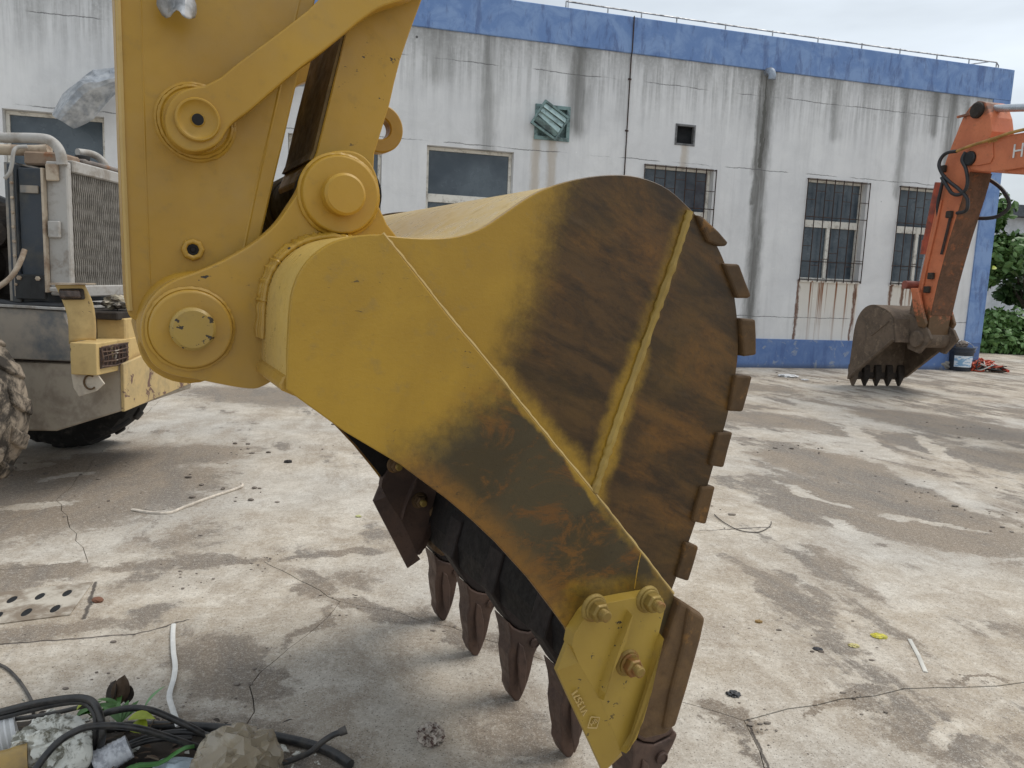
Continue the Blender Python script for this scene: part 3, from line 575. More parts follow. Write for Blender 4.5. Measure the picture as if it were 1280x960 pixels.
# lip, corner shroud, adapters and teeth
lipU = lambda w: .024 + (w - .73) * (.084 / .335)
b = nb(); prism(b, [(lipU(.80) - .005, .80), (lipU(.40) , .40), (lipU(.40) - .035, .405), (lipU(.5) - .07, .5), (lipU(.82) - .07, .82)], .04, BW - .04)
obj('lip', b, RD, bucket, bevel=.006)
corner = [(0.027,0.73),(0.112,0.673),(0.101,0.61),(0.068,0.482),(0.039,0.366),(0.013,0.349),(-0.057,0.353),(-0.101,0.387),(-0.069,0.511),(-0.01,0.624)]
for y0, y1 in ((-.028, .11), (BW - .11, BW + .085)):
    b = nb(); prism(b, corner, y0, y1); cs = obj('corner_shroud', b, RB, bucket, bevel=.012, seg=3)
    b = nb(); prism(b, [(0.047,0.711),(0.109,0.671),(0.098,0.611),(0.065,0.482),(0.033,0.372),(-0.01,0.371),(0.003,0.468),(0.035,0.604)], y0 - .012 if y0 < 1 else y0 + .01, y0 + .05 if y0 < 1 else y1 + .012); obj('corner_shroud', b, RB, bucket, bevel=.012, seg=3)
TY3 = .09 + .371 * 2
toothP = [(-0.063,0.338),(-0.056,0.309),(-0.048,0.279),(-0.043,0.238),(-0.048,0.202),(-0.042,0.144),(-0.033,0.095),(-0.035,0.064),(-0.02,0.026),(-0.002,0.001),(0.018,0.001),(0.03,0.028),(0.045,0.076),(0.053,0.119),(0.06,0.181),(0.078,0.225),(0.094,0.26),(0.103,0.287),(0.102,0.3),(0.079,0.288),(0.052,0.283),(0.025,0.279),(-0.009,0.291),(-0.036,0.308)]
adapP = [(-0.06,0.34),(-0.043,0.319),(-0.012,0.295),(0.025,0.282),(0.052,0.287),(0.079,0.291),(0.098,0.304)] + [(lipU(.43) + .028, .43), (lipU(.63) + .01, .63), (lipU(.63) - .06, .63), (lipU(.59) - .082, .59), (lipU(.45) - .085, .45)]
grooveP = [(-0.014,0.248),(0.007,0.229),(0.024,0.163),(0.022,0.068),(0.006,0.033),(-0.006,0.09),(-0.017,0.186)]
for k in range(5):
    y = .09 + .371 * k
    if k == 4: y = BW + .03
    b = nb(); a_ = [b.verts.new((p[0], y, p[1])) for p in toothP]; b.free()
    # chisel tooth: full width at the base, narrower to the point
    b = nb(); zt = max(p[1] for p in toothP)
    def ring(sg, thin):
        return [b.verts.new((p[0], y + sg * (.062 * (.42 + .58 * (p[1] / zt)) - thin), p[1])) for p in toothP]
    A_ = ring(-1, 0); B_ = ring(1, 0); n = len(toothP)
    b.faces.new(A_); b.faces.new(B_[::-1])
    for i in range(n): b.faces.new((A_[i], B_[i], B_[(i + 1) % n], A_[(i + 1) % n]))
    bmesh.ops.recalc_face_normals(b, faces=b.faces); obj('tooth', b, RT, bucket, bevel=.006, seg=2)
    b = nb(); prism(b, adapP, y - .052, y + .052); obj('adapter', b, RT if k < 1 else RK, bucket, bevel=.008, seg=2)
    q = [(0.052,0.234)][0]
    b = nb(); lathe(b, (q[0], y - .055, q[1]), [(.019, .0), (.019, -.006), (.015, -.008), (.015, -.004), (.004, -.003)], 20); obj('tooth_pin', b, RT, bucket, R(40))
    b = nb(); pr = [(p[0], p[1]) for p in grooveP]; prism(b, pr, y - .058, y - .050); obj('tooth_rib', b, RT, bucket, bevel=.006, seg=2)
# side cutters: plate with a ground knife edge, two ribs and three bolts
cutI = [(-0.254,0.768),(-0.164,0.769),(-0.074,0.768),(-0.049,0.753),(-0.04,0.734),(-0.043,0.708),(-0.051,0.674),(-0.067,0.59),(-0.077,0.513),(-0.095,0.437),(-0.125,0.399),(-0.15,0.353),(-0.191,0.444),(-0.228,0.519),(-0.268,0.58),(-0.297,0.628),(-0.318,0.674),(-0.313,0.705),(-0.281,0.747)]
cutO = [(-0.344,0.606),(-0.186,0.292),(-0.128,0.325),(-0.125,0.399)]
def cutter(y, sg, mat, ym):
    b = nb(); F = lambda p, h: b.verts.new((p[0], y - sg * h, p[1]))
    I1 = [F(p, .040) for p in cutI]; I0 = [F(p, .0) for p in cutI]; n = len(cutI)
    b.faces.new(I1); b.faces.new(I0[::-1])
    for i in range(n): b.faces.new((I1[i], I0[i], I0[(i + 1) % n], I1[(i + 1) % n]))
    # knife band between inner line and outer edge
    outer = [(-0.128,0.325),(-0.186,0.292),(-0.226,0.373),(-0.267,0.454),(-0.308,0.534),(-0.344,0.606),(-0.317,0.673)]
    inn = [cutI[11], cutI[11], cutI[12], cutI[13], cutI[14], cutI[15], cutI[16]]
    T1 = [F(p, .0405) for p in inn]; O1 = [F(p, .018) for p in outer]; O0 = [F(p, .004) for p in outer]; T0 = [F(p, .004) for p in inn]
    for i in range(len(outer) - 1):
        for q in ((T1[i], T1[i + 1], O1[i + 1], O1[i]), (O1[i], O1[i + 1], O0[i + 1], O0[i]), (O0[i], O0[i + 1], T0[i + 1], T0[i])):
            if len(set(q)) == 4: b.faces.new(q)
    b.faces.new((T1[-1], O1[-1], O0[-1], T0[-1])); b.faces.new((T1[0], O1[0], O0[0], T0[0]))
    bmesh.ops.remove_doubles(b, verts=b.verts, dist=.0002); bmesh.ops.recalc_face_normals(b, faces=b.faces)
    c = obj('side_cutter', b, ym, bucket, bevel=.003, seg=2)
    for l in ([(-0.16,0.742),(-0.152,0.732),(-0.167,0.664),(-0.214,0.568),(-0.231,0.52),(-0.232,0.546),(-0.208,0.624)], [(-0.064,0.64),(-0.052,0.66),(-0.067,0.578),(-0.077,0.513),(-0.097,0.438),(-0.136,0.366),(-0.156,0.359),(-0.125,0.399),(-0.088,0.515)]):
        b = nb(); n = len(l); A_ = [F(p, .039) for p in l]; cx = [(p[0], p[1]) for p in inset(l, .006)]; B_ = [b.verts.new((p[0], y - sg * .062, p[1])) for p in cx]
        b.faces.new(B_)
        for i in range(n): b.faces.new((A_[i], A_[(i + 1) % n], B_[(i + 1) % n], B_[i]))
        bmesh.ops.recalc_face_normals(b, faces=b.faces); obj('cutter_rib', b, ym, bucket, bevel=.002)
    for p in [(-0.26,0.763),(-0.098,0.759),(-0.148,0.598)]:
        b = nb(); yy = y - sg * .039; D = lambda h: -sg * h
        lathe(b, (p[0], yy, p[1]), [(.036, D(-.002)), (.036, D(.002)), (.031, D(.008))], 28)
        lathe(b, (p[0], yy, p[1]), [(.029, D(.008)), (.029, D(.014)), (.027, D(.015))], 24)
        lathe(b, (p[0], yy, p[1]), [(.0235, D(.014)), (.0255, D(.018)), (.0255, D(.034)), (.021, D(.039))], 6)
        obj('bolt', b, mat, bucket, R(30), bevel=.001)
        b = nb(); lathe(b, (p[0], yy, p[1]), [(.0145, D(.03))] + [(.0145 - .0014 * (i % 2), D(.038 + .003 * i)) for i in range(7)] + [(.0125, D(.058)), (.011, D(.0595))], 16); obj('bolt_stud', b, YN, bucket, R(40))
    return c
YC = yellow('sprayed_yellow_cutter', (.365, .245, .04), (.315, .205, .034), .42, .2); YN = rusty('yellowed_bolt', (.30, .21, .055), (.22, .145, .035), (.22, .10, .03), .5, .5, .2)
cutter(-.005, 1, YN, YC)
cutter(BW - .02, 1, RB, RT)
p = [(-0.673,1.043)][0]
b = nb(); lathe(b, ([(-0.07,0.538)][0][0], BW - .045, [(-0.07,0.538)][0][1]), [(.032, 0), (.032, -.02), (.026, -.024)], 20); obj('bolt', b, RB, bucket, R(40))
# raised casting marks on the knife band
def text_mesh(s, size, depth, M, mat, parent, name):
    cu = bpy.data.curves.new(name, 'FONT'); cu.body = s; cu.size = size; cu.extrude = depth; cu.align_x = 'CENTER'; cu.align_y = 'CENTER'
    to = bpy.data.objects.new('tmp', cu); COL.objects.link(to); dg = bpy.context.evaluated_depsgraph_get()
    me = bpy.data.meshes.new_from_object(to.evaluated_get(dg)); bpy.data.objects.remove(to); bpy.data.curves.remove(cu)
    me.transform(M); me.materials.clear(); me.materials.append(mat); me.name = name
    o = bpy.data.objects.new(name, me); COL.objects.link(o); o.parent = parent; return o
def cutframe(c, along, y):
    X = Vector((along[0], 0, along[1])).normalized(); band = Vector((0, -1, 0)); Y = band.cross(X).normalized()
    return Matrix(((X.x, Y.x, band.x, c[0]), (0, Y.y, band.y, y), (X.z, Y.z, band.z, c[1]), (0, 0, 0, 1)))
ta, tb, tl = [(-0.262,0.484),(-0.299,0.55),(-0.236,0.452)]
al = (tb[0] - ta[0], tb[1] - ta[1])
sl_ = R(11)
M_ = cutframe(((ta[0] + tb[0]) / 2, (ta[1] + tb[1]) / 2), al, -.0375); text_mesh('V13571', .026, .002, M_, YB, bucket, 'casting_mark')
M_ = cutframe(tl, al, -.0375) @ Matrix.Rotation(R(-90), 4, 'Z'); text_mesh('HB', .017, .002, M_, YB, bucket, 'casting_mark')
b = nb(); X = .020
for q in (((-X, 0), (0, X)), ((0, X), (X, 0)), ((X, 0), (0, -X)), ((0, -X), (-X, 0))):
    a, c = Vector((*q[0], .001)), Vector((*q[1], .001)); tube(b, [a, c], .0016, 4)
b.transform(cutframe(tl, al, -.0375)); obj('casting_mark', b, YB, bucket)
# wear blocks along the heel edge
wear = [[(0.01,1.728),(0.028,1.726),(0.083,1.694),(0.121,1.666),(0.114,1.656),(0.087,1.656),(0.054,1.664)], [(0.11,1.613),(0.164,1.613),(0.188,1.573),(0.215,1.532),(0.205,1.526),(0.166,1.525)], [(0.182,1.473),(0.236,1.471),(0.244,1.426),(0.25,1.375),(0.204,1.371)], [(0.182,1.322),(0.242,1.318),(0.23,1.266),(0.218,1.221),(0.169,1.225)], [(0.136,1.168),(0.189,1.167),(0.177,1.12),(0.166,1.07),(0.117,1.08)], [(0.095,1.023),(0.142,1.021),(0.131,0.969),(0.119,0.917),(0.071,0.931)], [(0.054,0.875),(0.1,0.858),(0.088,0.811),(0.073,0.763),(0.03,0.781),(0.045,0.828)]]
for q in wear:
    b = nb(); prism(b, [tuple(Vector((-.22, 1.2)).lerp(Vector(p), .965 if i in () else 1.)) for i, p in enumerate(q)], .0, .30); obj('wear_block', b, RW, bucket, bevel=.006, seg=2)
    cx = sum(p[0] for p in q) / len(q); cz = sum(p[1] for p in q) / len(q)
# ears
earPx = smooth2([(-0.712,1.71),(-0.713,1.759),(-0.723,1.792),(-0.741,1.816),(-0.766,1.83),(-0.795,1.832),(-0.829,1.825),(-0.856,1.809),(-0.876,1.786),(-0.89,1.759),(-0.903,1.729),(-0.923,1.696),(-0.947,1.66),(-0.976,1.629),(-1.01,1.601),(-1.048,1.576),(-1.085,1.555),(-1.123,1.537),(-1.16,1.522),(-1.188,1.504),(-1.21,1.481),(-1.226,1.453),(-1.234,1.422),(-1.234,1.391),(-1.226,1.362),(-1.213,1.337),(-1.193,1.32),(-1.164,1.308),(-1.126,1.3),(-1.084,1.29),(-1.04,1.28),(-1.001,1.275),(-0.975,1.284),(-0.953,1.298)], 3)
earP = earPx + [(-0.851,1.36),(-0.794,1.437),(-0.716,1.477),(-0.614,1.558),(-0.647,1.615),(-0.67,1.647),(-0.691,1.67)]
for y0 in (.30, BW - .36):
    b = nb(); prism(b, earP, y0, y0 + .055); obj('ear', b, YM, bucket, bevel=.004, seg=2)
pinT, pinB = [(-0.809,1.728),(-1.135,1.413)]
for y0, sg in ((.30, 1), (BW - .305, -1)):
    b = nb(); lathe(b, (pinT[0], y0, pinT[1]), [(.098, .0), (.098, -sg * .003), (.091, -sg * .008), (.089, -sg * .020), (.086, -sg * .023)], 56)
    obj('pin_boss', b, YM, bucket, R(25), bevel=.003)
    b = nb(); lathe(b, (pinB[0], y0, pinB[1]), [(.091, .0), (.091, -sg * .003), (.086, -sg * .008), (.0845, -sg * .020), (.081, -sg * .023)], 56)
    obj('pin_boss', b, YM, bucket, R(25), bevel=.003)
    for c, r in ((pinT, .092), (pinB, .088)):
        b = nb(); rn = random.Random(3); P = [(c[0] + r * cos(a), y0 - sg * .004, c[1] + r * sin(a)) for a in [2 * pi * i / 90 for i in range(91)]]
        tube(b, P, [.0055 * rn.uniform(.75, 1.25) for _ in P], 6); obj('weld_bead', b, YM, bucket, R(50))
    # weld rings where the ear meets the shell
    for dy, r in ((.0, .013), (-.02, .009), (-.036, .007)):
        P = spline([(p[0] - .004, y0 + (0 if sg > 0 else .055) + sg * (dy - .004), p[1] + .004) for p in wrapProf[1:22]], 3); rn = random.Random(8)
        b = nb(); tube(b, P, [r * rn.uniform(.7, 1.25) for _ in P], 7); obj('weld_bead', b, YM, bucket, R(50))
q0 = wrapProf[0]
b = nb(); prism(b, [(q0[0] - .004, q0[1] + .012), (q0[0] - .012, q0[1] - .004), (q0[0] - .012, q0[1] - .016), (q0[0] + .06, q0[1] - .05), (q0[0] + .06, q0[1] + .012)], .013, BW - .013); obj('mouth_flange', b, YM, bucket, bevel=.004)
# pins
def pin(c, r, y0, mat, y1=BW - .2):
    b = nb(); lathe(b, (c[0], 0, c[1]), [(r - .006, y0), (r, y0 + .006), (r, y1)], 40)
    o = obj('pin', b, mat, exc, R(35))
    return o
pin([(-0.81,1.726)][0], .0475, .235, YM); pin([(-1.135,1.416)][0], .046, .238, yellow('chipped_pin_paint', (.36, .235, .035), (.30, .19, .03), .4, 1.6, .60))
# stick (arm)
AY0, AY1 = .385, BW - .385
armL = [(-1.267,2.098),(-1.266,1.904),(-1.264,1.703),(-1.261,1.496),(-1.259,1.446)]; armR = [(-0.848,2.178),(-0.884,2.013),(-0.917,1.864),(-0.947,1.736),(-0.972,1.625)]
d = Vector(armL[0]) - Vector(armL[2]); d2 = Vector(armR[0]) - Vector(armR[2])
topL = Vector(armL[0]) + d.normalized() * 2.6; topR = Vector(armR[0]) + d2.normalized() * 2.5
armP = [tuple(topL)] + armL + smooth2([(-1.259,1.446),(-1.253,1.432),(-1.232,1.411),(-1.24,1.371),(-1.22,1.32),(-1.17,1.286),(-1.11,1.281),(-1.048,1.31),(-1.012,1.371),(-0.998,1.466),(-0.972,1.625)], 3)[1:-1] + armR[::-1] + [tuple(topR)]
b = nb(); prism(b, armP, AY0, AY1); arm = obj('arm', b, YM, exc, bevel=.004)
eL = Vector((.0, 0)); 
b = nb(); P = [(p[0] + .05, AY0 + .001, p[1]) for p in [tuple(topL)] + armL]; tube(b, spline(P, 14), .0022, 6); obj('weld_bead', b, YM, arm)
b = nb(); P = [(p[0] + .006, AY0 - .001, p[1]) for p in [tuple(topL)] + armL]; tube(b, spline(P, 14), .006, 6); obj('weld_bead', b, YB, arm)
b = nb(); P = [(p[0] - .035, AY0 + .0035, p[1]) for p in [tuple(topR)] + armR[:-1] + [(-0.998,1.481)]]; tube(b, spline(P, 14), .0055, 6); obj('weld_bead', b, YM, arm)
c = [(-1.12,1.417)][0]; b = nb(); lathe(b, (c[0], AY0, c[1]), [(.122, .0), (.118, -.010), (.112, -.018), (.106, -.020)], 60); obj('pin_boss', b, YM, arm, R(30))
# small bolted hole boss
c = [(-1.122,1.587)][0]; b = nb(); lathe(b, (c[0], AY0, c[1]), [(.026, .0), (.025, -.009), (.022, -.012), (.0145, -.012), (.0125, -.003)], 8); o = obj('plug_boss', b, YM, arm, bevel=.002)
b = nb(); lathe(b, (c[0], AY0 - .004, c[1]), [(.013, .0), (.013, -.003), (.007, -.003), (.005, -.006)], 20); obj('plug', b, RD, arm)
# rocker link on its pin
RY0, RY1 = .308, .366
rc = [(-1.115,1.861)][0]
c2 = [(-1.112,1.868)][0]
b = nb(); rn = random.Random(4); lathe(b, (c2[0], AY0, c2[1]), [(.087, 0), (.083, -.004), (.076, -.010), (.071, -.014), (.068, -.020), (.04, -.020)], 56); obj('pin_boss', b, YM, arm, R(35))
for rr, yy, tr in ((.074, AY0 - .011, .006), (.081, AY0 - .005, .005)):
    P = [(c2[0] + rr * cos(a), yy, c2[1] + rr * sin(a)) for a in [2 * pi * i / 80 for i in range(81)]]; b = nb(); tube(b, P, [tr * rn.uniform(.75, 1.2) for _ in P], 6); obj('weld_bead', b, YM, arm, R(50))
rockPx = smooth2([(-1.1,1.934),(-1.132,1.924),(-1.157,1.906),(-1.173,1.879),(-1.178,1.849),(-1.171,1.821),(-1.152,1.802),(-1.127,1.794),(-1.098,1.801),(-1.072,1.819),(-1.052,1.852),(-1.035,1.871),(-1.008,1.894),(-0.96,1.942),(-0.897,2.003),(-0.851,2.043),(-0.8,2.091),(-0.771,2.119),(-0.745,2.142),(-0.715,2.165),(-0.684,2.181),(-0.629,2.208),(-0.549,2.267)], 3)
rockP = rockPx + [(-0.488,2.334),(-0.554,2.41),(-0.633,2.373),(-0.728,2.3),(-0.82,2.198),(-0.882,2.127),(-0.952,2.062),(-1.028,1.994),(-1.067,1.956)]
b = nb(); prism(b, rockP, RY0, RY1); rock = obj('rocker_link', b, YM, exc, bevel=.004, seg=2)
b = nb(); prism(b, rockP, BW - RY1, BW - RY0); obj('rocker_link', b, YM, exc, bevel=.004, seg=2)
b = nb(); lathe(b, (rc[0], RY0, rc[1]), [(p_[0] * .96, p_[1]) for p_ in [(.0475, .0), (.0475, -.007), (.045, -.0105), (.042, -.0105), (.038, -.006), (.030, -.003), (.016, -.003), (.014, -.006), (.0125, -.006), (.0115, -.001), (.004, .0)]], 48); obj('pin_cap', b, YM, rock, R(30))
b = nb(); lathe(b, (rc[0], RY0 - .009, rc[1]), [(.0118, .004), (.0118, -.0015), (.003, -.0015)], 24); obj('grease_hole', b, simple('black_hole', (.006, .005, .005), .9), rock)
# bucket link
LY0, LY1 = .40, .76
lk = [(-0.729,2.296),(-0.772,2.12),(-0.805,1.98),(-0.839,1.836),(-0.865,1.773),(-0.834,1.699),(-0.766,1.656),(-0.705,1.693),(-0.698,1.773),(-0.695,1.848),(-0.676,1.912),(-0.658,1.972),(-0.647,2.024),(-0.633,2.081),(-0.608,2.156),(-0.58,2.233),(-0.515,2.426)]
b = nb(); prism(b, lk, LY0, LY1); link = obj('bucket_link', b, YM, exc, bevel=.003)
b = nb(); prism(b, [(p[0], p[1]) for p in [(-0.729,2.3),(-0.772,2.124),(-0.805,1.984),(-0.839,1.84),(-0.848,1.816),(-0.856,1.817),(-0.846,1.839),(-0.813,1.983),(-0.779,2.122),(-0.737,2.298)]], LY0 + .006, LY1 - .006); obj('link_shaded_face', b, rusty('link_shade_side', (.16, .10, .03), (.09, .06, .025), (.05, .035, .02), .6, .6), link)  # thin sheet over the link's left face, its shade painted dark brown
c = [(-0.775,1.741)][0]; b = nb(); lathe(b, (c[0], 0, c[1]), [(.088, .36), (.088, BW - .36)], 40); obj('bushing', b, RD, link, R(30))
gru = simple('grey_rubber', (.06, .055, .05), .6)
for yy in (.42, .47, .9, .98, 1.06, 1.12):
    b = nb(); lathe(b, (c[0], yy, c[1]), [(.091, 0), (.099, .01), (.099, .03), (.091, .04)], 40); obj('rubber_seal', b, gru, link, R(40))
lg = [(-0.55,1.982)][0]; b = nb()
n = 40; ro, ri = .071, .031
rings = [[b.verts.new((lg[0] - .012 + r * cos(2 * pi * k / n), y, lg[1] + r * sin(2 * pi * k / n))) for k in range(n)] for r, y in ((ro, .78), (ro, .83), (ri, .83), (ri, .78))]
for i in range(4):
    for k in range(n): b.faces.new((rings[i][k], rings[i][(k + 1) % n], rings[(i + 1) % 4][(k + 1) % n], rings[(i + 1) % 4][k]))
bmesh.ops.recalc_face_normals(b, faces=b.faces); obj('lifting_eye', b, YM, link, R(40), bevel=.004)
# torn plastic scrap caught on the stick
b = nb(); c = [(-1.152,2.107)][0]
rows = [[(c[0] + x, .37 - .03 * (i % 2) - .02 * j, c[1] + .05 - .032 * j + .012 * ((i * 7 + j * 3) % 3)) for i, x in enumerate((-.034, -.014, .0, .017, .037))] for j in range(4)]
rows[3][1] = (c[0] - .018, .33, c[1] - .042); rows[3][0] = (c[0] - .03, .35, c[1] - .02); rows[3][4] = (c[0] + .035, .35, c[1] - .015)
patch(b, rows, 3, .012, 18)
b.transform(Matrix.Translation(BQ) @ Matrix.Rotation(BA, 4, 'Z'))
film = T('grey_plastic_film', .25, 0, .6, (.30, .31, .33)); film = film.out(film.mix(film.ss(film.noise(film.co(), 20, 5), .35, .65), (.20, .21, .22), (.50, .51, .53)))
tag(thick(obj('plastic_scrap', b, film, None, R(30), top=True), .002), 'crumpled grey plastic scrap caught on the yellow stick', 'plastic scrap')
# ---------------------------------------------------------------- orange excavator
EA = R(-76.276); EQ = (5.708, 12.8708, 0)
ox = empty('excavator', EQ, EA, 'orange excavator with muddy bucket lowered in front of the grey white building', 'excavator')
def orange():
    t = T('faded_orange_paint', .5, 0, .4); v = t.co(); x = t.sep(v); n = t.noise(v, 3.5, 6, .65, .3); f = t.noise(v, 16, 5, .7)
    c = t.mix(t.ss(n, .35, .65), (.60, .19, .085), (.51, .155, .07)); c = t.mix(t.ss(f, .56, .72, 0, .6), c, (.30, .13, .07))
    mud = t.ma('ADD', t.ss(x[2], .9, 1.9, 1, 0), t.ma('MULTIPLY', t.ma('SUBTRACT', f, .5), 1.5)); c = t.mix(t.ss(mud, .35, .8), c, (.13, .075, .035))
    top = t.ma('ADD', t.ss(x[2], 3.9, 4.3), t.ma('MULTIPLY', t.ma('SUBTRACT', n, .5), 2.0)); c = t.mix(t.ss(top, .6, 1.), c, (.16, .075, .045))
    return t.out(c, t.ss(f, .3, .7, .42, .65), f, .25, .006)
OM = orange()
mudm = rusty('dried_mud_steel', (.16, .118, .085), (.11, .082, .06), (.20, .15, .105), .55, .85, 0); mudd = rusty('dark_mud_steel', (.045, .036, .029), (.03, .024, .02), (.075, .055, .04), .55, .85, 0)
hose_m = simple('black_hose', (.02, .02, .022), .45, 0, .3, 12); chrome = simple('bright_rod', (.50, .53, .56), .28, .6, .15)
oliveline = simple('ochre_steel_pipe', (.45, .25, .06), .5, 0, .4, 9)
W2 = 1.06
prof2 = [(0.92,0.82),(0.848,1.176)] + smooth2([(0.747,1.258),(0.576,1.313),(0.365,1.354),(0.181,1.307),(0.044,1.168),(-0.023,0.951),(-0.039,0.654),(-0.054,0.354),(-0.078,0.105)], 3)
b = nb(); sheet(b, prof2, .0, W2, -.03); ob = obj('bucket', b, mudm, ox, R(30), bevel=.004)
sideP = prof2 + [(0.035,0.175),(0.457,0.505),(0.899,0.843)]
for y0, y1 in ((-.012, .02), (W2 - .02, W2 + .012)):
    b = nb(); prism(b, sideP, y0, y1); obj('side_plate', b, mudm, ob, bevel=.003)
for l, y, r in (([(0.912,0.869),(0.488,0.548),(-0.005,0.17)], -.02, .022), ([(0.912,0.869),(0.488,0.548),(-0.005,0.17)], W2 + .02, .022), ([(0.119,1.199),(0.417,0.892)], -.016, .014), ([(0.417,0.892),(0.766,1.134)], -.016, .010)):
    b = nb(); tube(b, [(p[0], y, p[1]) for p in l], r, 6); obj('edge_bar', b, mudm, ob)
lp = [(-0.078,0.105)][0]
b = nb(); prism(b, [(lp[0] - .03, lp[1] + .05), (lp[0] + .03, lp[1] + .03), (lp[0] + .04, .23), (lp[0] + .005, .23)], .01, W2 - .01); obj('lip', b, mudd, ob, bevel=.005)
for k in range(5):
    y = .075 + (W2 - .15) * k / 4; b = nb(); A_ = []; x0 = lp[0]
    for z, w, dx0, dx1 in ((.36, .06, -.05, .06), (.24, .062, -.05, .085), (.12, .045, -.03, .085), (.0, .018, .02, .055)):
        A_.append([b.verts.new((x0 + dx, y + s * w, z)) for dx, s in ((dx0, -1), (dx1, -1), (dx1, 1), (dx0, 1))])
    for i in range(3):
        for j in range(4): b.faces.new((A_[i][j], A_[i][(j + 1) % 4], A_[i + 1][(j + 1) % 4], A_[i + 1][j]))
    b.faces.new(A_[0][::-1]); b.faces.new(A_[3]); obj('tooth', b, mudd if k else mudm, ob, bevel=.012, seg=2)
SY0, SY1 = .34, .72
for y0 in (SY0 - .07, SY1 + .02):
    b = nb(); prism(b, [(0.828,0.919),(0.676,1.111),(0.74,1.267),(0.915,1.251),(1.1,1.138),(1.26,1.051),(1.361,0.914),(1.137,0.672),(0.892,0.723)], y0, y0 + .05); obj('ear', b, mudm, ob, bevel=.006)
b = nb(); c = [(1.092,0.892)][0]; lathe(b, (c[0], SY0 - .12, c[1]), [(.12, 0), (.13, .02), (.13, SY1 - SY0 + .22), (.12, SY1 - SY0 + .24)], 24)
c = [(0.744,1.167)][0]; lathe(b, (c[0], SY0 - .14, c[1]), [(.10, 0), (.11, .02), (.11, SY1 - SY0 + .26), (.10, SY1 - SY0 + .28)], 24); obj('pin_boss', b, mudm, ob, R(35))
stickP = smooth2([(1.782,4.272),(1.637,4.323),(1.505,4.262),(1.396,4.127),(1.31,3.917),(1.222,3.703),(1.148,3.482),(1.103,3.16),(1.045,2.703),(0.965,2.164),(0.893,1.649),(0.865,1.275),(0.818,1.02),(0.892,0.875),(1.07,0.815),(1.189,0.9)], 2) + [(1.211,1.293),(1.281,1.777),(1.405,2.39),(1.566,3),(1.642,3.352),(1.777,3.577),(1.917,3.73),(1.952,3.853),(1.895,4.056)]
b = nb(); prism(b, stickP, SY0, SY1); st = obj('stick', b, OM, ox, bevel=.012, seg=2)
und = [(1.214,1.269),(1.283,1.765),(1.407,2.378),(1.567,2.988),(1.644,3.34)]
b = nb(); prism(b, [(p[0] + .012, p[1]) for p in und] + [(p[0] - .01, p[1]) for p in und[::-1]], SY0 + .006, SY1 + .004); obj('underside_plate', b, rusty('brown_underside', (.17, .085, .048), (.11, .06, .036), (.26, .10, .045), .55, .8, 0), st, bevel=.004)  # underside coloured a darker brown than the stick
b = nb(); l = [(0.948,1.365),(1.027,2.041),(1.113,2.544),(1.171,2.989)]; tube(b, [(p[0] + .02, SY0 - .015, p[1]) for p in l], .02, 6); obj('edge_pipe', b, OM, st)
b = nb(); c = [(1.671,4.186)][0]; lathe(b, (c[0], SY0 - .06, c[1]), [(.09, 0), (.11, .02), (.11, SY1 - SY0 + .1), (.09, SY1 - SY0 + .12)], 24); obj('pin_boss', b, mudd, st, R(35))
b = nb(); q = [(1.315,4.161),(1.713,4.087)]; box(b, q[0][0], q[1][0], SY0 - .03, SY0 - .001, q[0][1] - .02, q[0][1] + .015); obj('bracket', b, OM, st, bevel=.004)
# boom runs on toward its machine, out of the picture to the right
bp = [(1.605,3.441),(1.581,3.601),(1.655,3.679),(1.844,3.715),(2.108,3.737),(2.337,3.742),(2.558,3.735)]; bq = [(2.638,3.276),(2.381,3.278),(2.098,3.281),(1.876,3.319),(1.701,3.374)]
dx = Vector(bp[-1]) - Vector(bp[-3])
boomP = bp + [(3.2, 3.98), (4.3, 3.95), (5.6, 3.4), (6.6, 2.4), (6.3, 2.0), (5.3, 2.7), (4.2, 3.1), (3.2, 3.22)] + bq
b = nb(); prism(b, boomP, .28, .78); bo = obj('boom', b, OM, ox, bevel=.012, seg=2)
b = nb(); prism(b, [(1.643,3.447),(1.623,3.583),(1.698,3.649),(1.888,3.675),(2.059,3.691),(2.104,3.482),(2.063,3.402),(1.847,3.398)], .262, .279); obj('boom_cheek', b, OM, bo, bevel=.008, seg=2)
b = nb(); q = [(2.227,3.286),(2.389,3.225),(2.565,3.204),(2.654,3.254)]; prism(b, q + [(q[-1][0] + .5, q[-1][1] - .02), (q[-1][0] + .4, q[-1][1] + .03)], .32, .74); obj('boom_belly', b, OM, bo, bevel=.01)
c = [(1.715,3.514)][0]
b = nb(); lathe(b, (c[0], .22, c[1]), [(.03, 0), (.085, .0), (.10, .015), (.10, .06)], 24); obj('boom_pin', b, simple('greasy_black_steel', (.02, .02, .022), .4, .3, .3, 10), bo, R(35))
whp = simple('white_lettering', (.72, .70, .68), .6)
c = [(2.41,3.502)][0]; sz = .26
M_ = Matrix(((1, 0, 0, c[0]), (0, 0, -1, .274), (0, 1, 0, c[1]), (0, 0, 0, 1)))
t_ = text_mesh('HITACHI', sz, .003, M_, whp, bo, 'lettering')
mnx = min(v.co.x for v in t_.data.vertices)
for v in t_.data.vertices: v.co.x += c[0] - mnx; v.co.z -= (v.co.x - c[0]) * .02
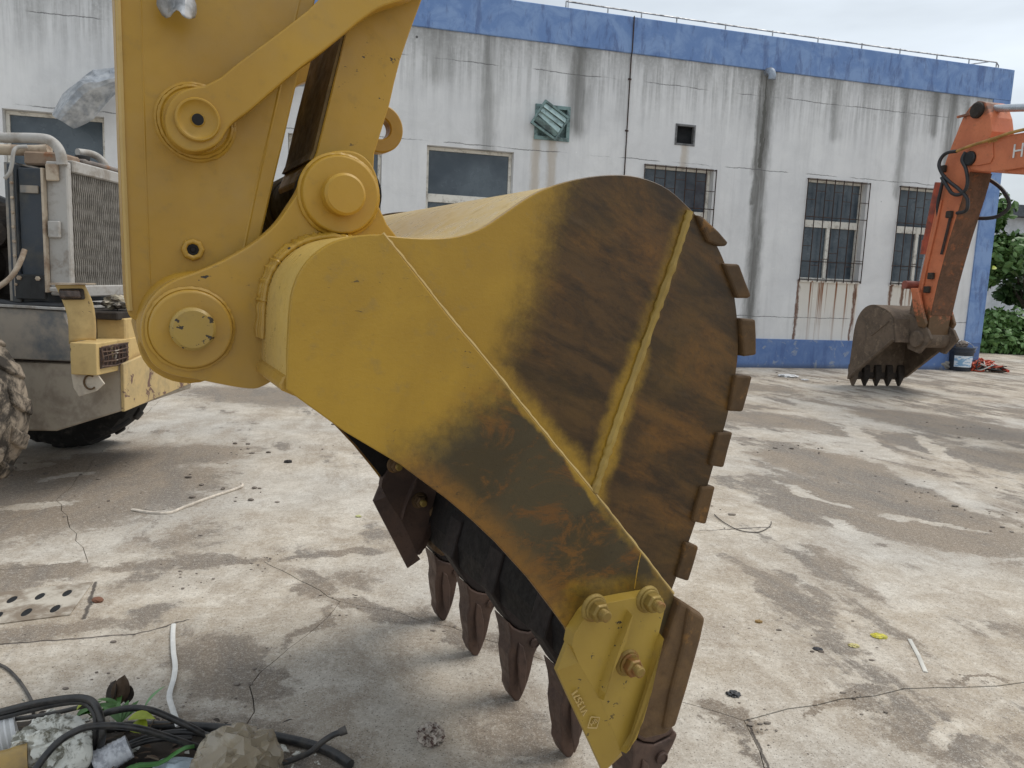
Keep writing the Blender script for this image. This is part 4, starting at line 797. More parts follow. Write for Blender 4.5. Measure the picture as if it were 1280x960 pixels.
# stick cylinder rod above the boom
b = nb(); a0 = [(1.642,4.227)][0]; a1 = [(2.283,4.117)][0]; dv = (Vector(a1) - Vector(a0)).normalized()
pe = Vector(a1) + dv * .5; tube(b, [(a0[0], .5, a0[1]), (pe.x, .5, pe.y)], .052, 14); cy = obj('stick_cylinder', b, chrome, ox, R(40))
b = nb(); pf = pe + dv * 1.6; tube(b, [(pe.x, .5, pe.y), (pf.x, .5, pf.y)], .10, 16); obj('cylinder_barrel', b, OM, cy, R(40))
b = nb(); tube(b, [(a0[0] - .08, .44, a0[1]), (a0[0] - .08, .56, a0[1])], .09, 16); obj('rod_eye', b, mudd, cy, R(40))
# bucket cylinder behind the stick, linkage
b = nb(); l = [(0.94,3.285),(0.828,2.422)]; tube(b, [(l[0][0] - .03, .53, l[0][1]), (l[1][0] - .03, .53, l[1][1])], .085, 14); bc = obj('bucket_cylinder', b, simple('red_orange_paint', (.42, .075, .03), .5, 0, .4, 8, col2=(.20, .05, .03)), ox, R(40))
b = nb(); l2 = [(0.812,2.201),(0.741,1.778)]; tube(b, [(l[1][0] - .03, .53, l[1][1]), (l2[0][0] - .02, .53, l2[0][1])], .10, 14); obj('gland', b, bc.data.materials[0], bc, R(40))
b = nb(); tube(b, [(l2[0][0] - .02, .53, l2[0][1]), (l2[1][0], .53, l2[1][1])], .045, 12); obj('rod', b, chrome, bc, R(40))
b = nb(); tube(b, [(l2[1][0], .22, l2[1][1] - .06), (l2[1][0], .84, l2[1][1] - .06)], .065, 14); obj('rod_pin', b, simple('faded_red_pin', (.32, .10, .07), .6), bc, R(40))
for y0 in (.24, .76):
    b = nb(); prism(b, [(0.853,1.669),(1.004,1.672),(1.133,1.371),(1.248,1.146),(1.211,1.071),(1.093,1.087),(0.952,1.35)], y0, y0 + .05); obj('side_link', b, OM, ox, bevel=.01)
    b = nb(); prism(b, [(0.843,1.619),(0.945,1.622),(0.943,1.3),(0.982,1.154),(0.869,1.109),(0.805,1.193),(0.822,1.419)], y0 + .06, y0 + .11); obj('side_link', b, mudm, ox, bevel=.01)
# hoses and pipes
def hose(pts, r, mat, name='hose', par=None):
    b = nb(); tube(b, spline([(p[0], y, p[1]) for p, y in pts], 6), r, 8); return obj(name, b, mat, par or ox, R(60))
def zipE(l, ys): return list(zip(l, ys))
hose(zipE([(2.59,3.767),(2.348,3.757),(2.135,3.73),(1.967,3.703),(1.71,3.678),(1.471,3.647)], [.26, .25, .25, .22, .22, .24]), .022, oliveline, 'pipe')
hose(zipE([(2.596,3.725),(2.354,3.715),(2.152,3.706),(1.997,3.688)], [.34, .33, .30, .27]), .018, oliveline, 'pipe')
hose(zipE([(1.471,3.647),(1.323,3.646),(1.24,3.589),(1.227,3.476),(1.293,3.341),(1.416,3.224),(1.582,3.105),(1.733,2.967),(1.766,2.842),(1.718,2.778),(1.545,2.768)], [.24, .22, .2, .18, .2, .22, .24, .26, .26, .27, .3]), .026, hose_m)
hose(zipE([(1.285,3.296),(1.395,3.17),(1.503,3.045),(1.624,3.022),(1.699,3.093),(1.708,3.226),(1.67,3.386),(1.609,3.505),(1.635,3.612)], [.2, .2, .22, .24, .26, .26, .24, .22, .24]), .026, hose_m)
hose(zipE([(1.246,3.347),(1.212,3.166),(1.156,2.914),(1.149,2.75)], [.28, .28, .3, .34]), .024, hose_m)
hose(zipE([(1.526,3.285),(1.685,3.154),(1.806,2.985),(1.827,2.849),(1.705,2.744),(1.525,2.722),(1.318,2.747)], [.8, .86, .9, .9, .86, .8, .76]), .028, hose_m)
hose(zipE([(1.423,2.758),(1.385,2.505),(1.327,2.179)], [.31, .31, .31]), .02, bar_m, 'pipe')
for c in [(1.167,3.442),(1.392,2.76),(1.17,1.859),(1.12,1.652)]:
    b = nb(); box(b, c[0] - .05, c[0] + .05, .28, SY0, c[1] - .05, c[1] + .05); obj('hose_clamp', b, mudd, ox, bevel=.01)
# ---------------------------------------------------------------- wheel loader seen from its rear corner
ld = empty('wheel_loader', (-3.6, 5.6, 0), 0, 'dismantled wheel loader with bare radiator, grey body and peeling yellow counterweight beside the excavator', 'wheel loader')
gr = worn('grey_beige_body', (.43, .375, .30), (.29, .245, .195), .5, .75, 5); blg = worn('blue_grey_panel', (.135, .145, .152), (.36, .31, .25), .7, .6, 3)
nav = worn('dark_blue_panel', (.032, .042, .055), (.075, .075, .07), .4, .5, 4); tan = worn('dusty_tan_paint', (.50, .42, .32), (.28, .2, .14), .5, .6, 7)
pel = worn('peeling_yellow_paint', (.56, .41, .19), (.42, .32, .17), .45, .6, 5, rust=((.17, .10, .075), .555)); pal = worn('pale_yellow_paint', (.60, .43, .18), (.49, .34, .145), .4, .55, 6, rust=((.12, .08, .05), .66))
lgr = worn('light_grey_paint', (.42, .405, .38), (.28, .25, .215), .4, .6, 8); 
YF = 5.2
def yp(name, poly, y0, y1, mat, par=ld, bevel=.006, world=True):
    b = nb(); prism(b, poly, y0, y1); return obj(name, b, mat, par, bevel=bevel, world=world)
XR = -2.66
low = [(-2.662,0.541),(-3.137,0.381)] + [(-3.5, .37), (-5.2, .37), (-5.2, .86), (-2.68, .86)]
yp('counterweight', [(XR - .02, low[0][1])] + low[1:], YF, 6.35, gr, bevel=.01)
b = nb(); z0 = low[0][1]; q = [(YF - .004, z0 - .002), (6.36, z0 + .05), (6.36, 1.0), (YF - .004, .87)]; xprism(b, q, XR - .019, XR + .006); obj('rear_plate', b, pel, ld, bevel=.004, world=True)
up = [(XR - .25, .875), (-5.2, .875), (-5.2, 1.245), (XR - .38, 1.215)]
yp('body_panel', up, YF - .03, 6.3, blg)
yp('deck', [(XR - .36, 1.22), (-5.2, 1.25), (-5.2, 1.272), (XR - .36, 1.238)], YF - .05, 6.32, lgr, bevel=.003)
seam = [(XR - .03, .862), (-5.2, .862), (-5.2, .873), (XR - .03, .873)]; yp('seam', seam, YF - .012, 6.2, mudd, bevel=0)
# radiator, its shroud and top tank
X0 = -3.02
gy0, gy1 = 5.24, 6.02
zt0, zb0 = 2.17, 1.335
b = nb(); box(b, X0 - .10, X0 - .02, gy0 + .05, gy1 - .03, zb0 + .05, zt0 - .03); rad = obj('radiator', b, rusty('radiator_core', (.10, .095, .088), (.07, .066, .06), (.15, .14, .125), .55, .8, .2), ld, world=True)
fin_m = simple('dusty_fin', (.27, .25, .22), .75, .1, .4, 14, col2=(.17, .155, .135))
b = nb(); nf = 27; pt = (gy1 - gy0 - .09) / nf
for k in range(nf):
    y = gy0 + .045 + pt * k; V = []
    for j in range(17):
        z = zb0 + .05 + (zt0 - zb0 - .08) * j / 16; dy = .0045 * (1 if j % 2 else -1)
        V.append([b.verts.new(p) for p in ((X0 - .018, y + dy, z), (X0 - .003, y + dy + .003, z), (X0 - .003, y + dy + pt * .5, z))])
    for j in range(16):
        for q in (0, 1): b.faces.new((V[j][q], V[j][q + 1], V[j + 1][q + 1], V[j + 1][q]))
fo = obj('radiator_fins', b, fin_m, ld, world=True); fo['kind'] = 'stuff'; fo.parent = rad
b = nb(); box(b, X0 - .13, X0 + .012, gy0 - .02, gy0 + .035, zb0 - .02, zt0 + .03); obj('frame_post', b, lgr, ld, bevel=.008, world=True)
b = nb(); box(b, X0 - .13, X0 + .012, gy1 - .03, gy1 + .03, zb0 - .02, zt0 + .03); obj('frame_post', b, lgr, ld, bevel=.008, world=True)
b = nb(); box(b, X0 - .12, X0 + .014, gy0 + .051, gy1 - .031, zt0 - .03, zt0 + .05); obj('frame_rail', b, lgr, ld, bevel=.008, world=True)
b = nb(); box(b, X0 - .12, X0 + .014, gy0 + .051, gy1 - .031, zb0 - .03, zb0 + .05); obj('frame_rail', b, lgr, ld, bevel=.008, world=True)
b = nb(); box(b, X0 - .14, X0 - .125, gy0 - .06, gy0 - .021, zb0, zt0 - .02); obj('edge_strip', b, tan, ld, world=True)
b = nb(); box(b, X0 - .31, X0 - .145, gy0 - .03, gy1, 1.26, zt0 - .02); obj('shroud_panel', b, nav, ld, bevel=.006, world=True)
b = nb(); box(b, X0 - .37, X0 - .312, gy0 - .05, gy1, 1.26, zt0 + .0); obj('shroud_flange', b, nav, ld, bevel=.004, world=True)
b = nb(); box(b, X0 - .345, X0 - .325, gy0 - .062, gy0 - .05, 1.3, zt0 - .05); box(b, X0 - .45, X0 - .372, gy0 + .05, gy1, 1.26, zt0 + .02); obj('shroud_flange', b, blg, ld, world=True)
b = nb()
for k in range(9): lathe(b, (X0 - .33, gy0 - .06, 1.38 + .095 * k), [(.010, 0), (.010, -.012), (.006, -.014)], 8)
obj('rivet', b, tan, ld, world=True)
b = nb(); box(b, X0 - .34, X0 - .14, gy0 - .065, gy0 - .031, 1.285, 1.45); o = obj('bracket', b, rusty('dark_bracket', (.04, .042, .042), (.03, .03, .03), (.07, .055, .04), .6, .5, .3), ld, bevel=.004, world=True)
for xx in (X0 - .305, X0 - .18):
    b = nb(); lathe(b, (xx, gy0 - .064, 1.425), [(.016, 0), (.016, -.012), (.012, -.014)], 6); obj('bolt', b, tan, ld, world=True)
b = nb(); box(b, X0 - .29, X0 - .17, gy0 - .045, gy0 - .03, 1.985, 2.035); obj('latch_plate', b, blg, ld, bevel=.003, world=True)
for z, m in ((2.07, tan), (1.70, lgr)):
    b = nb(); box(b, X0 - .115, X0 - .035, gy0 - .05, gy0 - .021, z, z + .11); obj('hinge', b, m, ld, bevel=.006, world=True)
b = nb(); box(b, X0 - .10, X0 - .04, gy0 - .08, gy0 - .022, 1.34, 1.37); obj('hinge', b, lgr, ld, bevel=.006, world=True)
b = nb(); P = [(-3.744,5.2,2.331),(-3.428,5.2,2.334),(-3.165,5.2,2.339),(-3.082,5.2,2.317),(-3.037,5.2,2.258),(-3.024,5.2,2.176)]; tube(b, spline(P, 6), .033, 12); obj('hand_rail', b, lgr, ld, R(60), world=True)
b = nb(); P = [(-3.229,5.75,2.338),(-3.197,5.85,2.344),(-3.165,5.9,2.329),(-3.119,5.9,2.285),(-3.102,5.9,2.227)]; tube(b, spline(P, 5), .026, 10); obj('hand_rail', b, lgr, ld, R(60), world=True)
b = nb(); P = [(-3.857,5.35,2.27),(-3.531,5.35,2.278),(-3.336,5.35,2.28),(-3.194,5.35,2.291)]; tube(b, spline(P, 3), .036, 12); obj('coolant_pipe', b, tan, ld, R(60), world=True)
b = nb(); box(b, X0 - .30, X0 - .05, 5.26, 5.5, 2.175, 2.265); obj('top_tank', b, rusty('rusty_tan_tank', (.33, .24, .17), (.22, .16, .12), (.30, .14, .07), .55, .7, 0), ld, bevel=.012, world=True)
b = nb(); box(b, X0 - .16, X0 - .02, 5.5, 6.0, 2.225, 2.26); obj('top_tank', b, rusty('rusty_grey_tank', (.22, .19, .17), (.14, .12, .11), (.25, .13, .07), .55, .7, 0), ld, bevel=.012, world=True)
b = nb(); lathe(b, (X0 - .07, 5.56, 2.25), [(.045, 0), (.05, .02), (.05, .035), (.03, .04)], 20, 'z'); obj('filler_cap', b, simple('black_cap', (.02, .02, .02), .5), ld, R(40), world=True)
b = nb(); P = [(-3.214,5.14,2.276),(-3.264,5.12,2.266),(-3.279,5.1,2.232),(-3.292,5.1,2.161),(-3.311,5.1,2.1),(-3.344,5.1,2.063)]; tube(b, spline(P, 5), .012, 8); obj('cable', b, lgr, ld, R(60), world=True)
b = nb(); P = [(-3.247,5.12,1.612),(-3.262,5.08,1.517),(-3.31,5.05,1.421),(-3.41,5.02,1.334)]; tube(b, spline(P, 5), .017, 8); obj('cable', b, tan, ld, R(60), world=True)
# engine clutter at the picture's left edge
for P, r in (([(-3.813,5.5,2.002),(-3.619,5.5,1.944),(-3.571,5.5,1.891),(-3.556,5.5,1.737)], .03), ([(-3.706,5.4,1.67),(-3.602,5.45,1.732),(-3.596,5.5,1.846),(-3.624,5.5,1.955)], .025), ([(-3.68,5.25,1.233),(-3.481,5.2,1.253),(-3.363,5.2,1.237),(-3.211,5.2,1.248),(-3.049,5.2,1.244)], .026), ([(-3.783,5.5,1.504),(-3.621,5.5,1.567),(-3.593,5.5,1.427),(-3.588,5.5,1.297)], .03)):
    b = nb(); tube(b, spline(P, 5), r, 8); obj('engine_hose', b, hose_m, ld, R(60), world=True)
b = nb(); box(b, -4.6, X0 - .46, 5.45, 6.2, 1.26, 1.95); obj('engine', b, mudd, ld, bevel=.04, world=True)
b = nb(); lathe(b, (-3.75, 5.3, 1.5), [(.16, .15), (.16, 0), (.05, -.03)], 20); lathe(b, (-3.62, 5.36, 1.72), [(.10, .15), (.10, 0), (.03, -.03)], 16); lathe(b, (-3.66, 5.3, 1.36), [(.07, .1), (.08, 0), (.06, -.03)], 16); obj('pulley', b, mudd, ld, R(35), world=True)
# rear lamp box, tall lamp bracket and the bent plate under it
LYB = 4.93
bx = [(-2.863,1.03),(-2.692,1.058),(-2.699,0.839),(-2.871,0.821)]
bxx0, bxx1, bz0, bz1 = bx[0][0], bx[1][0], bx[3][1], bx[0][1]
b = nb(); box(b, bxx0, bxx1, LYB, 5.85, bz0, bz1); lb = obj('lamp_box', b, pal, ld, bevel=.006, seg=2, world=True)
b = nb()
rn = random.Random(2)
for i in range(7):
    y = LYB + .05 + .05 * i; tube(b, [(bxx1 + .012, y, bz0 + .05 + rn.uniform(0, .015)), (bxx1 + .018 + rn.uniform(-.006, .008), y + rn.uniform(-.012, .012), (bz0 + bz1) / 2), (bxx1 + .012, y + rn.uniform(-.01, .01), bz1 - .04)], .005, 5)
for i in range(5):
    z = bz0 + .055 + .032 * i; tube(b, [(bxx1 + .016, LYB + .04, z), (bxx1 + .02 + rn.uniform(-.004, .008), LYB + .2, z + rn.uniform(-.01, .01)), (bxx1 + .016, LYB + .38, z)], .005, 5)
gl = obj('lamp_guard', b, rusty('rusty_wire', (.16, .10, .07), (.09, .06, .045), (.40, .36, .30), .55, .7, .2), ld, world=True)
b = nb(); box(b, bxx1 + .001, bxx1 + .006, LYB + .035, LYB + .40, bz0 + .04, bz1 - .03); obj('lamp', b, rusty('broken_lamp', (.10, .06, .05), (.05, .035, .03), (.35, .27, .12), .55, .5, 0), ld, world=True)
bk = [(-2.95,1.4),(-2.78,1.402),(-2.737,1.28),(-2.737,1.151),(-2.74,1.041),(-2.898,1.014)]
b = nb(); A_ = []
zz = [bk[0][1], bk[0][1] - .02, (bk[0][1] + bk[5][1]) / 2, bk[5][1] - .01]
patch(b, [[(bk[0][0], 4.94, bk[0][1]), ((bk[0][0] + bk[1][0]) / 2, 4.95, bk[0][1]), (bk[1][0], 4.98, bk[1][1])], [(bk[0][0] + .02, 4.98, bk[0][1] - .10), ((bk[0][0] + bk[2][0]) / 2 + .01, 4.985, bk[0][1] - .10), (bk[2][0] - .01, 5.01, bk[2][1])], [(bk[0][0] + .05, 4.985, bk[0][1] - .22), ((bk[5][0] + bk[3][0]) / 2, 4.99, bk[3][1]), (bk[3][0], 5.02, bk[3][1])], [(bk[5][0], 4.985, bk[5][1]), ((bk[5][0] + bk[4][0]) / 2, 4.99, bk[4][1]), (bk[4][0], 5.02, bk[4][1])]], 4)
lb2 = thick(obj('lamp_bracket', b, pal, ld, R(40), world=True), .008)
b = nb(); lmp = [(bk[0][0] + .025, bk[0][1] - .035), (bk[1][0] - .012, bk[1][1] - .035), (bk[1][0] - .004, bk[1][1] - .085), (bk[0][0] + .035, bk[0][1] - .09)]; prism(b, lmp, 4.925, 4.985); obj('tail_lamp', b, simple('cracked_brown_lens', (.11, .075, .06), .25, 0, .6, 25), lb2, bevel=.012, seg=3)
lo_ = bpy.data.objects['tail_lamp']; lo_.data.transform(Matrix.Translation(-LOC[ld]))
b = nb(); prism(b, [(lmp[0][0] - .008, lmp[0][1] + .010), (lmp[1][0] + .008, lmp[1][1] + .010), (lmp[2][0] + .008, lmp[2][1] - .010), (lmp[3][0] - .008, lmp[3][1] - .01)], 4.945, 4.983); o = obj('lamp_bezel', b, mudd, ld, bevel=.012, seg=2, world=True)
b = nb(); q = [(bk[0][0] - .01, bk[0][1] - .006), (bk[1][0] + .05, bk[1][1] + .004), (bk[1][0] + .05, bk[1][1] + .012), (bk[0][0] - .01, bk[0][1] + .008)]; prism(b, q, 4.90, 5.02); obj('bracket_flange', b, tan, ld, world=True)
hp = [(-2.883,0.822),(-2.72,0.84),(-2.665,0.763),(-2.719,0.713),(-2.836,0.671),(-2.87,0.728)]; yp('hanger_plate', hp, 4.965, 4.977, worn('dusty_cream', (.60, .53, .43), (.42, .36, .29), .4), bevel=.003)
b = nb(); c = [(-2.753,0.771)][0]; tube(b, [(c[0] + .04 * cos(R(a)) , 4.955, c[1] + .045 * sin(R(a))) for a in range(60, 330, 15)], .006, 6); obj('wire_ring', b, RB, ld, world=True)
b = nb(); box(b, X0 + .12, X0 + .32, 5.32, 5.9, .88, 1.17); obj('rear_block', b, pal, ld, bevel=.008, world=True)
b = nb(); box(b, X0 + .07, X0 + .118, 5.3, 5.8, .88, 1.16); obj('rear_block', b, blg, ld, bevel=.008, world=True)
b = nb(); box(b, X0 - .05, X0 + .3, 5.26, 6.2, 1.16, 1.215); obj('rear_block', b, mudd, ld, bevel=.008, world=True)
# tyres
rub = T('dusty_tyre_rubber', .85, 0, .3); _v = rub.co(); _n = rub.noise(_v, 6, 6, .7, .4); rub = rub.out(rub.mix(rub.ss(_n, .42, .62), (.042, .036, .03), (.32, .265, .205)), .88, rub.noise(_v, 30, 4), .4, .006)
rubd = T('dark_tyre_rubber', .85, 0, .3); _v = rubd.co(); rubd = rubd.out(rubd.mix(rubd.ss(rubd.noise(_v, 6, 6, .7), .5, .75), (.022, .021, .02), (.10, .09, .08)), .88)
def tyre(cx, cy, r, w, mat, dust):
    b = nb(); lathe(b, (cx, cy, r), [(r * .55, -w * .40), (r * .70, -w * .5), (r * .88, -w * .5), (r * .95, -w * .44), (r * .965, 0), (r * .95, w * .44), (r * .88, w * .5), (r * .70, w * .5), (r * .55, w * .40)], 60)
    ty = obj('tyre', b, mat, ld, R(50), world=True)
    b = nb(); n = 17
    for k in range(n):
        for sg in (-1, 1):
            a0 = 2 * pi * (k + (.5 if sg > 0 else 0)) / n; V = []
            for t, (yy, da, rr) in enumerate(((.04, .0, 1.), (.25, -.10, 1.), (.44, -.16, .985), (.525, -.17, .87))):
                for s2 in (-1, 1):
                    for q in (0, 1):
                        a = a0 + da + s2 * .088 * (1 - .12 * q); R2 = r * (rr if q else rr - .06)
                        V.append(b.verts.new((cx + R2 * cos(a), cy + sg * w * yy, r + R2 * sin(a))))
            for t in range(3):
                i = t * 4; j = i + 4
                for p in ((i + 1, i + 3, j + 3, j + 1), (i, i + 1, j + 1, j), (i + 3, i + 2, j + 2, j + 3)): b.faces.new([V[x] for x in p])
            b.faces.new([V[0], V[2], V[3], V[1]]); b.faces.new([V[12], V[13], V[15], V[14]])
    bmesh.ops.recalc_face_normals(b, faces=b.faces)
    o = obj('tread_lug', b, mat, ty, bevel=.012, seg=2); o.data.transform(Matrix.Translation(-LOC[ld]))
    b = nb(); lathe(b, (cx, cy, r), [(r * .56, -w * .36), (r * .5, -w * .2), (r * .3, -w * .1), (.05, -w * .12)], 30); o = obj('rim', b, pal, ty, R(40)); o.data.transform(Matrix.Translation(-LOC[ld]))
tyre(-3.56, 4.44, .635, .46, rub, 1)
tyre(-3.70, 6.42, .62, .46, rubd, 0)
b = nb(); box(b, -3.8, -3.5, 4.7, 6.2, .55, .75); obj('axle', b, mudd, ld, bevel=.03, world=True)
foil = T('crumpled_foil_litter', .35, .3, .5); _v = foil.co(); foil = foil.out(foil.mix(foil.ss(foil.noise(_v, 18, 5), .4, .6), (.42, .37, .28), (.10, .085, .07)), .4)
b = nb(); c = [(-2.819,5.45,1.273)][0]; blob(b, c, (.09, .09, .05), 3, .6, 2.4, 3); tag(obj('litter', b, foil, None, R(20), top=True), 'crumpled foil and rag litter lying on the loader deck behind the yellow lamp box', 'litter')
# ---------------------------------------------------------------- drain cover
dr = [(-2.519,3.334),(-2.321,3.603),(-1.999,3.576),(-1.881,3.218),(-2.132,3.084),(-2.335,3.013)]
dc = T('pale_concrete_cover', .85, 0, .3); _v = dc.co(); dc = dc.out(dc.mix(dc.ss(dc.noise(_v, 4, 7, .7), .42, .6), (.50, .455, .385), (.23, .185, .14)), .85, dc.noise(_v, 60, 4), .4, .004)
ux = Vector([(-2.051,3.436)][0]) - Vector([(-2.15,3.389)][0]); uy = Vector([(-2.15,3.389)][0]) - Vector([(-2.106,3.221)][0])
o0 = Vector([(-2.106,3.221)][0]); xs_ = [-1.75, -1.35, -1.05, -.75, -.65, -.35, -.28, .28, .72, 1.28, 1.6]
b = nb(); holes = [(-.2, .2), (.8, 1.2), (-1.2, -.8), (1.8, 2.1)]
gx = sorted({-1.7, 1.75} | {q for h in holes[:3] for q in h}); gy = [-.55, -.3, .3, .72, 1.28, 1.6]
def P_(i, j, z): p = o0 + ux * gx[i] + uy * gy[j]; return (p.x, p.y, z)
def isH(i, j): return j in (1, 3) and any(abs(gx[i] - h[0]) < 1e-6 for h in holes[:3])
for i in range(len(gx) - 1):
    for j in range(len(gy) - 1):
        if isH(i, j):
            p0, pi_, pj = Vector(P_(i, j, .006)), Vector(P_(i + 1, j, .006)), Vector(P_(i, j + 1, .006)); U, W_ = pi_ - p0, pj - p0; N = 24; RR = [[], [], []]
            for k in range(N):
                a = 2 * pi * k / N + .01; m = 1 / max(abs(cos(a)), abs(sin(a)))
                for q, (x, y, z) in enumerate(((.5 * m * cos(a), .5 * m * sin(a), 0), (.46 * cos(a), .46 * sin(a), -.0015), (.40 * cos(a), .40 * sin(a), -.0035))):
                    RR[q].append(b.verts.new(p0 + U * (.5 + x) + W_ * (.5 + y) + Vector((0, 0, z))))
            for q in (0, 1):
                for k in range(N): b.faces.new((RR[q][k], RR[q][(k + 1) % N], RR[q + 1][(k + 1) % N], RR[q + 1][k]))
        else: b.faces.new([b.verts.new(p) for p in (P_(i, j, .006), P_(i + 1, j, .006), P_(i + 1, j + 1, .006), P_(i, j + 1, .006))])
o4 = [P_(0, 0, .006), P_(len(gx) - 1, 0, .006), P_(len(gx) - 1, len(gy) - 1, .006), P_(0, len(gy) - 1, .006)]
for k in range(4):
    p, q = o4[k], o4[(k + 1) % 4]; b.faces.new([b.verts.new(x) for x in (p, q, (q[0], q[1], 0), (p[0], p[1], 0))])
bmesh.ops.remove_doubles(b, verts=b.verts, dist=.0005); bmesh.ops.recalc_face_normals(b, faces=b.faces)
dco = obj('drain_cover', b, dc, None, top=True); tag(dco, 'pale concrete drain cover with oval slots set in the yard at the left', 'drain cover')
b = nb()
for i in range(len(gx) - 1):
    for j in (1, 3):
        if isH(i, j): b.faces.new([b.verts.new(P_(*q, .0023)) for q in ((i, j), (i + 1, j), (i + 1, j + 1), (i, j + 1))])
bmesh.ops.translate(b, verts=b.verts, vec=-dco.location); obj('slot', b, dark_m, dco)
# ---------------------------------------------------------------- rubbish at the lower left
def thing(name, b, mat, label, cat, group=None, smooth=R(40), bevel=0, kind=None):
    o = obj(name, b, mat, None, smooth, bevel, top=True); return tag(o, label, cat, group, kind)
cab = simple('black_rubber_cable', (.018, .018, .019), .42, 0, .3, 30, spec=.5, col2=(.05, .045, .04)); cab2 = simple('dusty_black_cable', (.035, .033, .031), .6, 0, .3, 20, col2=(.10, .09, .08))
def cable(pts, r, label, mat=cab, n=8, group='black cables tangled in the rubbish'):
    b = nb(); tube(b, spline(pts, n), r, 10); return thing('cable', b, mat, label, 'cable', group, R(60))
cable([(-1.708,2.229,0.1),(-1.552,2.224,0.15),(-1.441,2.21,0.19),(-1.343,2.193,0.22),(-1.28,2.189,0.23),(-1.237,2.175,0.23),(-1.205,2.15,0.22),(-1.185,2.133,0.19),(-1.178,2.123,0.15),(-1.204,2.149,0.08),(-1.211,2.141,0.02)], .0105, 'upper black cable arching from the left edge over the litter and bending down')
cable([(-1.71,2.23,0.08),(-1.554,2.226,0.13),(-1.434,2.217,0.17),(-1.339,2.205,0.2),(-1.277,2.197,0.21),(-1.24,2.173,0.21),(-1.216,2.156,0.19),(-1.208,2.142,0.15),(-1.223,2.148,0.08),(-1.22,2.121,0.02)], .0085, 'black cable looping just below the uppermost arching cable')
cable([(-1.733,2.295,0.05),(-1.565,2.278,0.09),(-1.431,2.269,0.12),(-1.327,2.268,0.15),(-1.293,2.263,0.16),(-1.264,2.245,0.15)], .007, 'thin dusty cable lying lowest of the arching cables at the left edge', cab2)
cable([(-1.312,1.983,0.1),(-1.294,2.026,0.14),(-1.268,2.062,0.17),(-1.229,2.085,0.19),(-1.199,2.107,0.19),(-1.141,2.131,0.18),(-1.079,2.151,0.16),(-1.021,2.182,0.12),(-0.95,2.215,0.07),(-0.906,2.241,0.03)], .0105, 'black cable running diagonally up from the bottom edge and across the other cables')
cable([(-1.264,2.282,0.12),(-1.226,2.269,0.14),(-1.165,2.275,0.15),(-1.106,2.283,0.14),(-1.046,2.291,0.11),(-0.982,2.291,0.08),(-0.921,2.297,0.04),(-0.844,2.265,0.02)], .0105, 'black cable curving over the green leaves toward the brown bag')
cable([(-1.427,2.258,0.04),(-1.301,2.307,0.05),(-1.188,2.342,0.045),(-1.045,2.376,0.03),(-0.888,2.385,0.02),(-0.746,2.358,0.02),(-0.618,2.326,0.018),(-0.53,2.285,0.018),(-0.458,2.228,0.018)], .016, 'thick black hose lying on the concrete behind the brown plastic bag')
cable([(-0.698,2.205,0.02),(-0.64,2.222,0.03),(-0.583,2.222,0.06),(-0.549,2.228,0.09),(-0.517,2.237,0.11),(-0.49,2.24,0.12)], .0095, 'short black cable stub rising free at the right end of the rubbish', cab)
b = nb(); p = [(-0.497,2.239,0.118),(-0.476,2.246,0.125)]; tube(b, p, [.012, .014], 10); o = obj('frayed_end', b, cab2, bpy.data.objects[[o.name for o in COL.objects if o.get('label', '').startswith('short black')][0]], R(40)); o.data.transform(Matrix.Translation(-o.parent.location))
cable([(-1.177,2.217,0.05),(-1.101,2.27,0.06),(-1.011,2.299,0.06),(-0.907,2.295,0.05),(-0.829,2.293,0.03)], .010, 'black cable half hidden under the others beside the clear cup')
cable([(-1.296,2.08,0.05),(-1.229,2.131,0.06),(-1.163,2.191,0.06),(-1.092,2.25,0.06),(-0.98,2.286,0.05)], .009, 'black cable low in the rubbish running from the bottom edge to the right')
cable([(-2.004,2.798,0.006),(-1.917,2.762,0.006),(-1.856,2.724,0.006),(-1.775,2.655,0.006),(-1.706,2.588,0.006),(-1.64,2.515,0.008),(-1.591,2.445,0.01)], .0055, 'thin black wire lying on bare concrete at the left edge', cab2, group=None)
# dirt heap under the rubbish
hb = nb(); hx0, hx1, hy0, hy1 = -2.35, -.52, 1.75, 2.52; NX, NY = 60, 34; HV = []
for j in range(NY + 1):
    HV.append([])
    for i in range(NX + 1):
        x = hx0 + (hx1 - hx0) * i / NX; y = hy0 + (hy1 - hy0) * j / NY
        e = min(1, max(0, (y - 1.7) / .1)) * max(0, 1 - ((y - 2.02) / .42) ** 2) * max(0, 1 - max(0, (x + 1.2) / .62)) if y > 2.02 else max(0, 1 - max(0, (x + 1.2) / .62))
        h = e * (.035 + .03 * mn.noise(Vector((x * 5, y * 5, 0))) + .022 * mn.noise(Vector((x * 17, y * 17, 3))) + .012 * mn.noise(Vector((x * 45, y * 45, 1)))) - .004
        HV[-1].append(hb.verts.new((x, y, h)))
for j in range(NY):
    for i in range(NX): hb.faces.new((HV[j][i], HV[j][i + 1], HV[j + 1][i + 1], HV[j + 1][i]))
thing('dirt_heap', hb, rusty('dark_soil', (.085, .068, .053), (.05, .042, .035), (.14, .10, .07), .6, .9, 0), 'low heap of dark soil and leaf litter under the cables', 'dirt', kind='stuff', smooth=R(80))
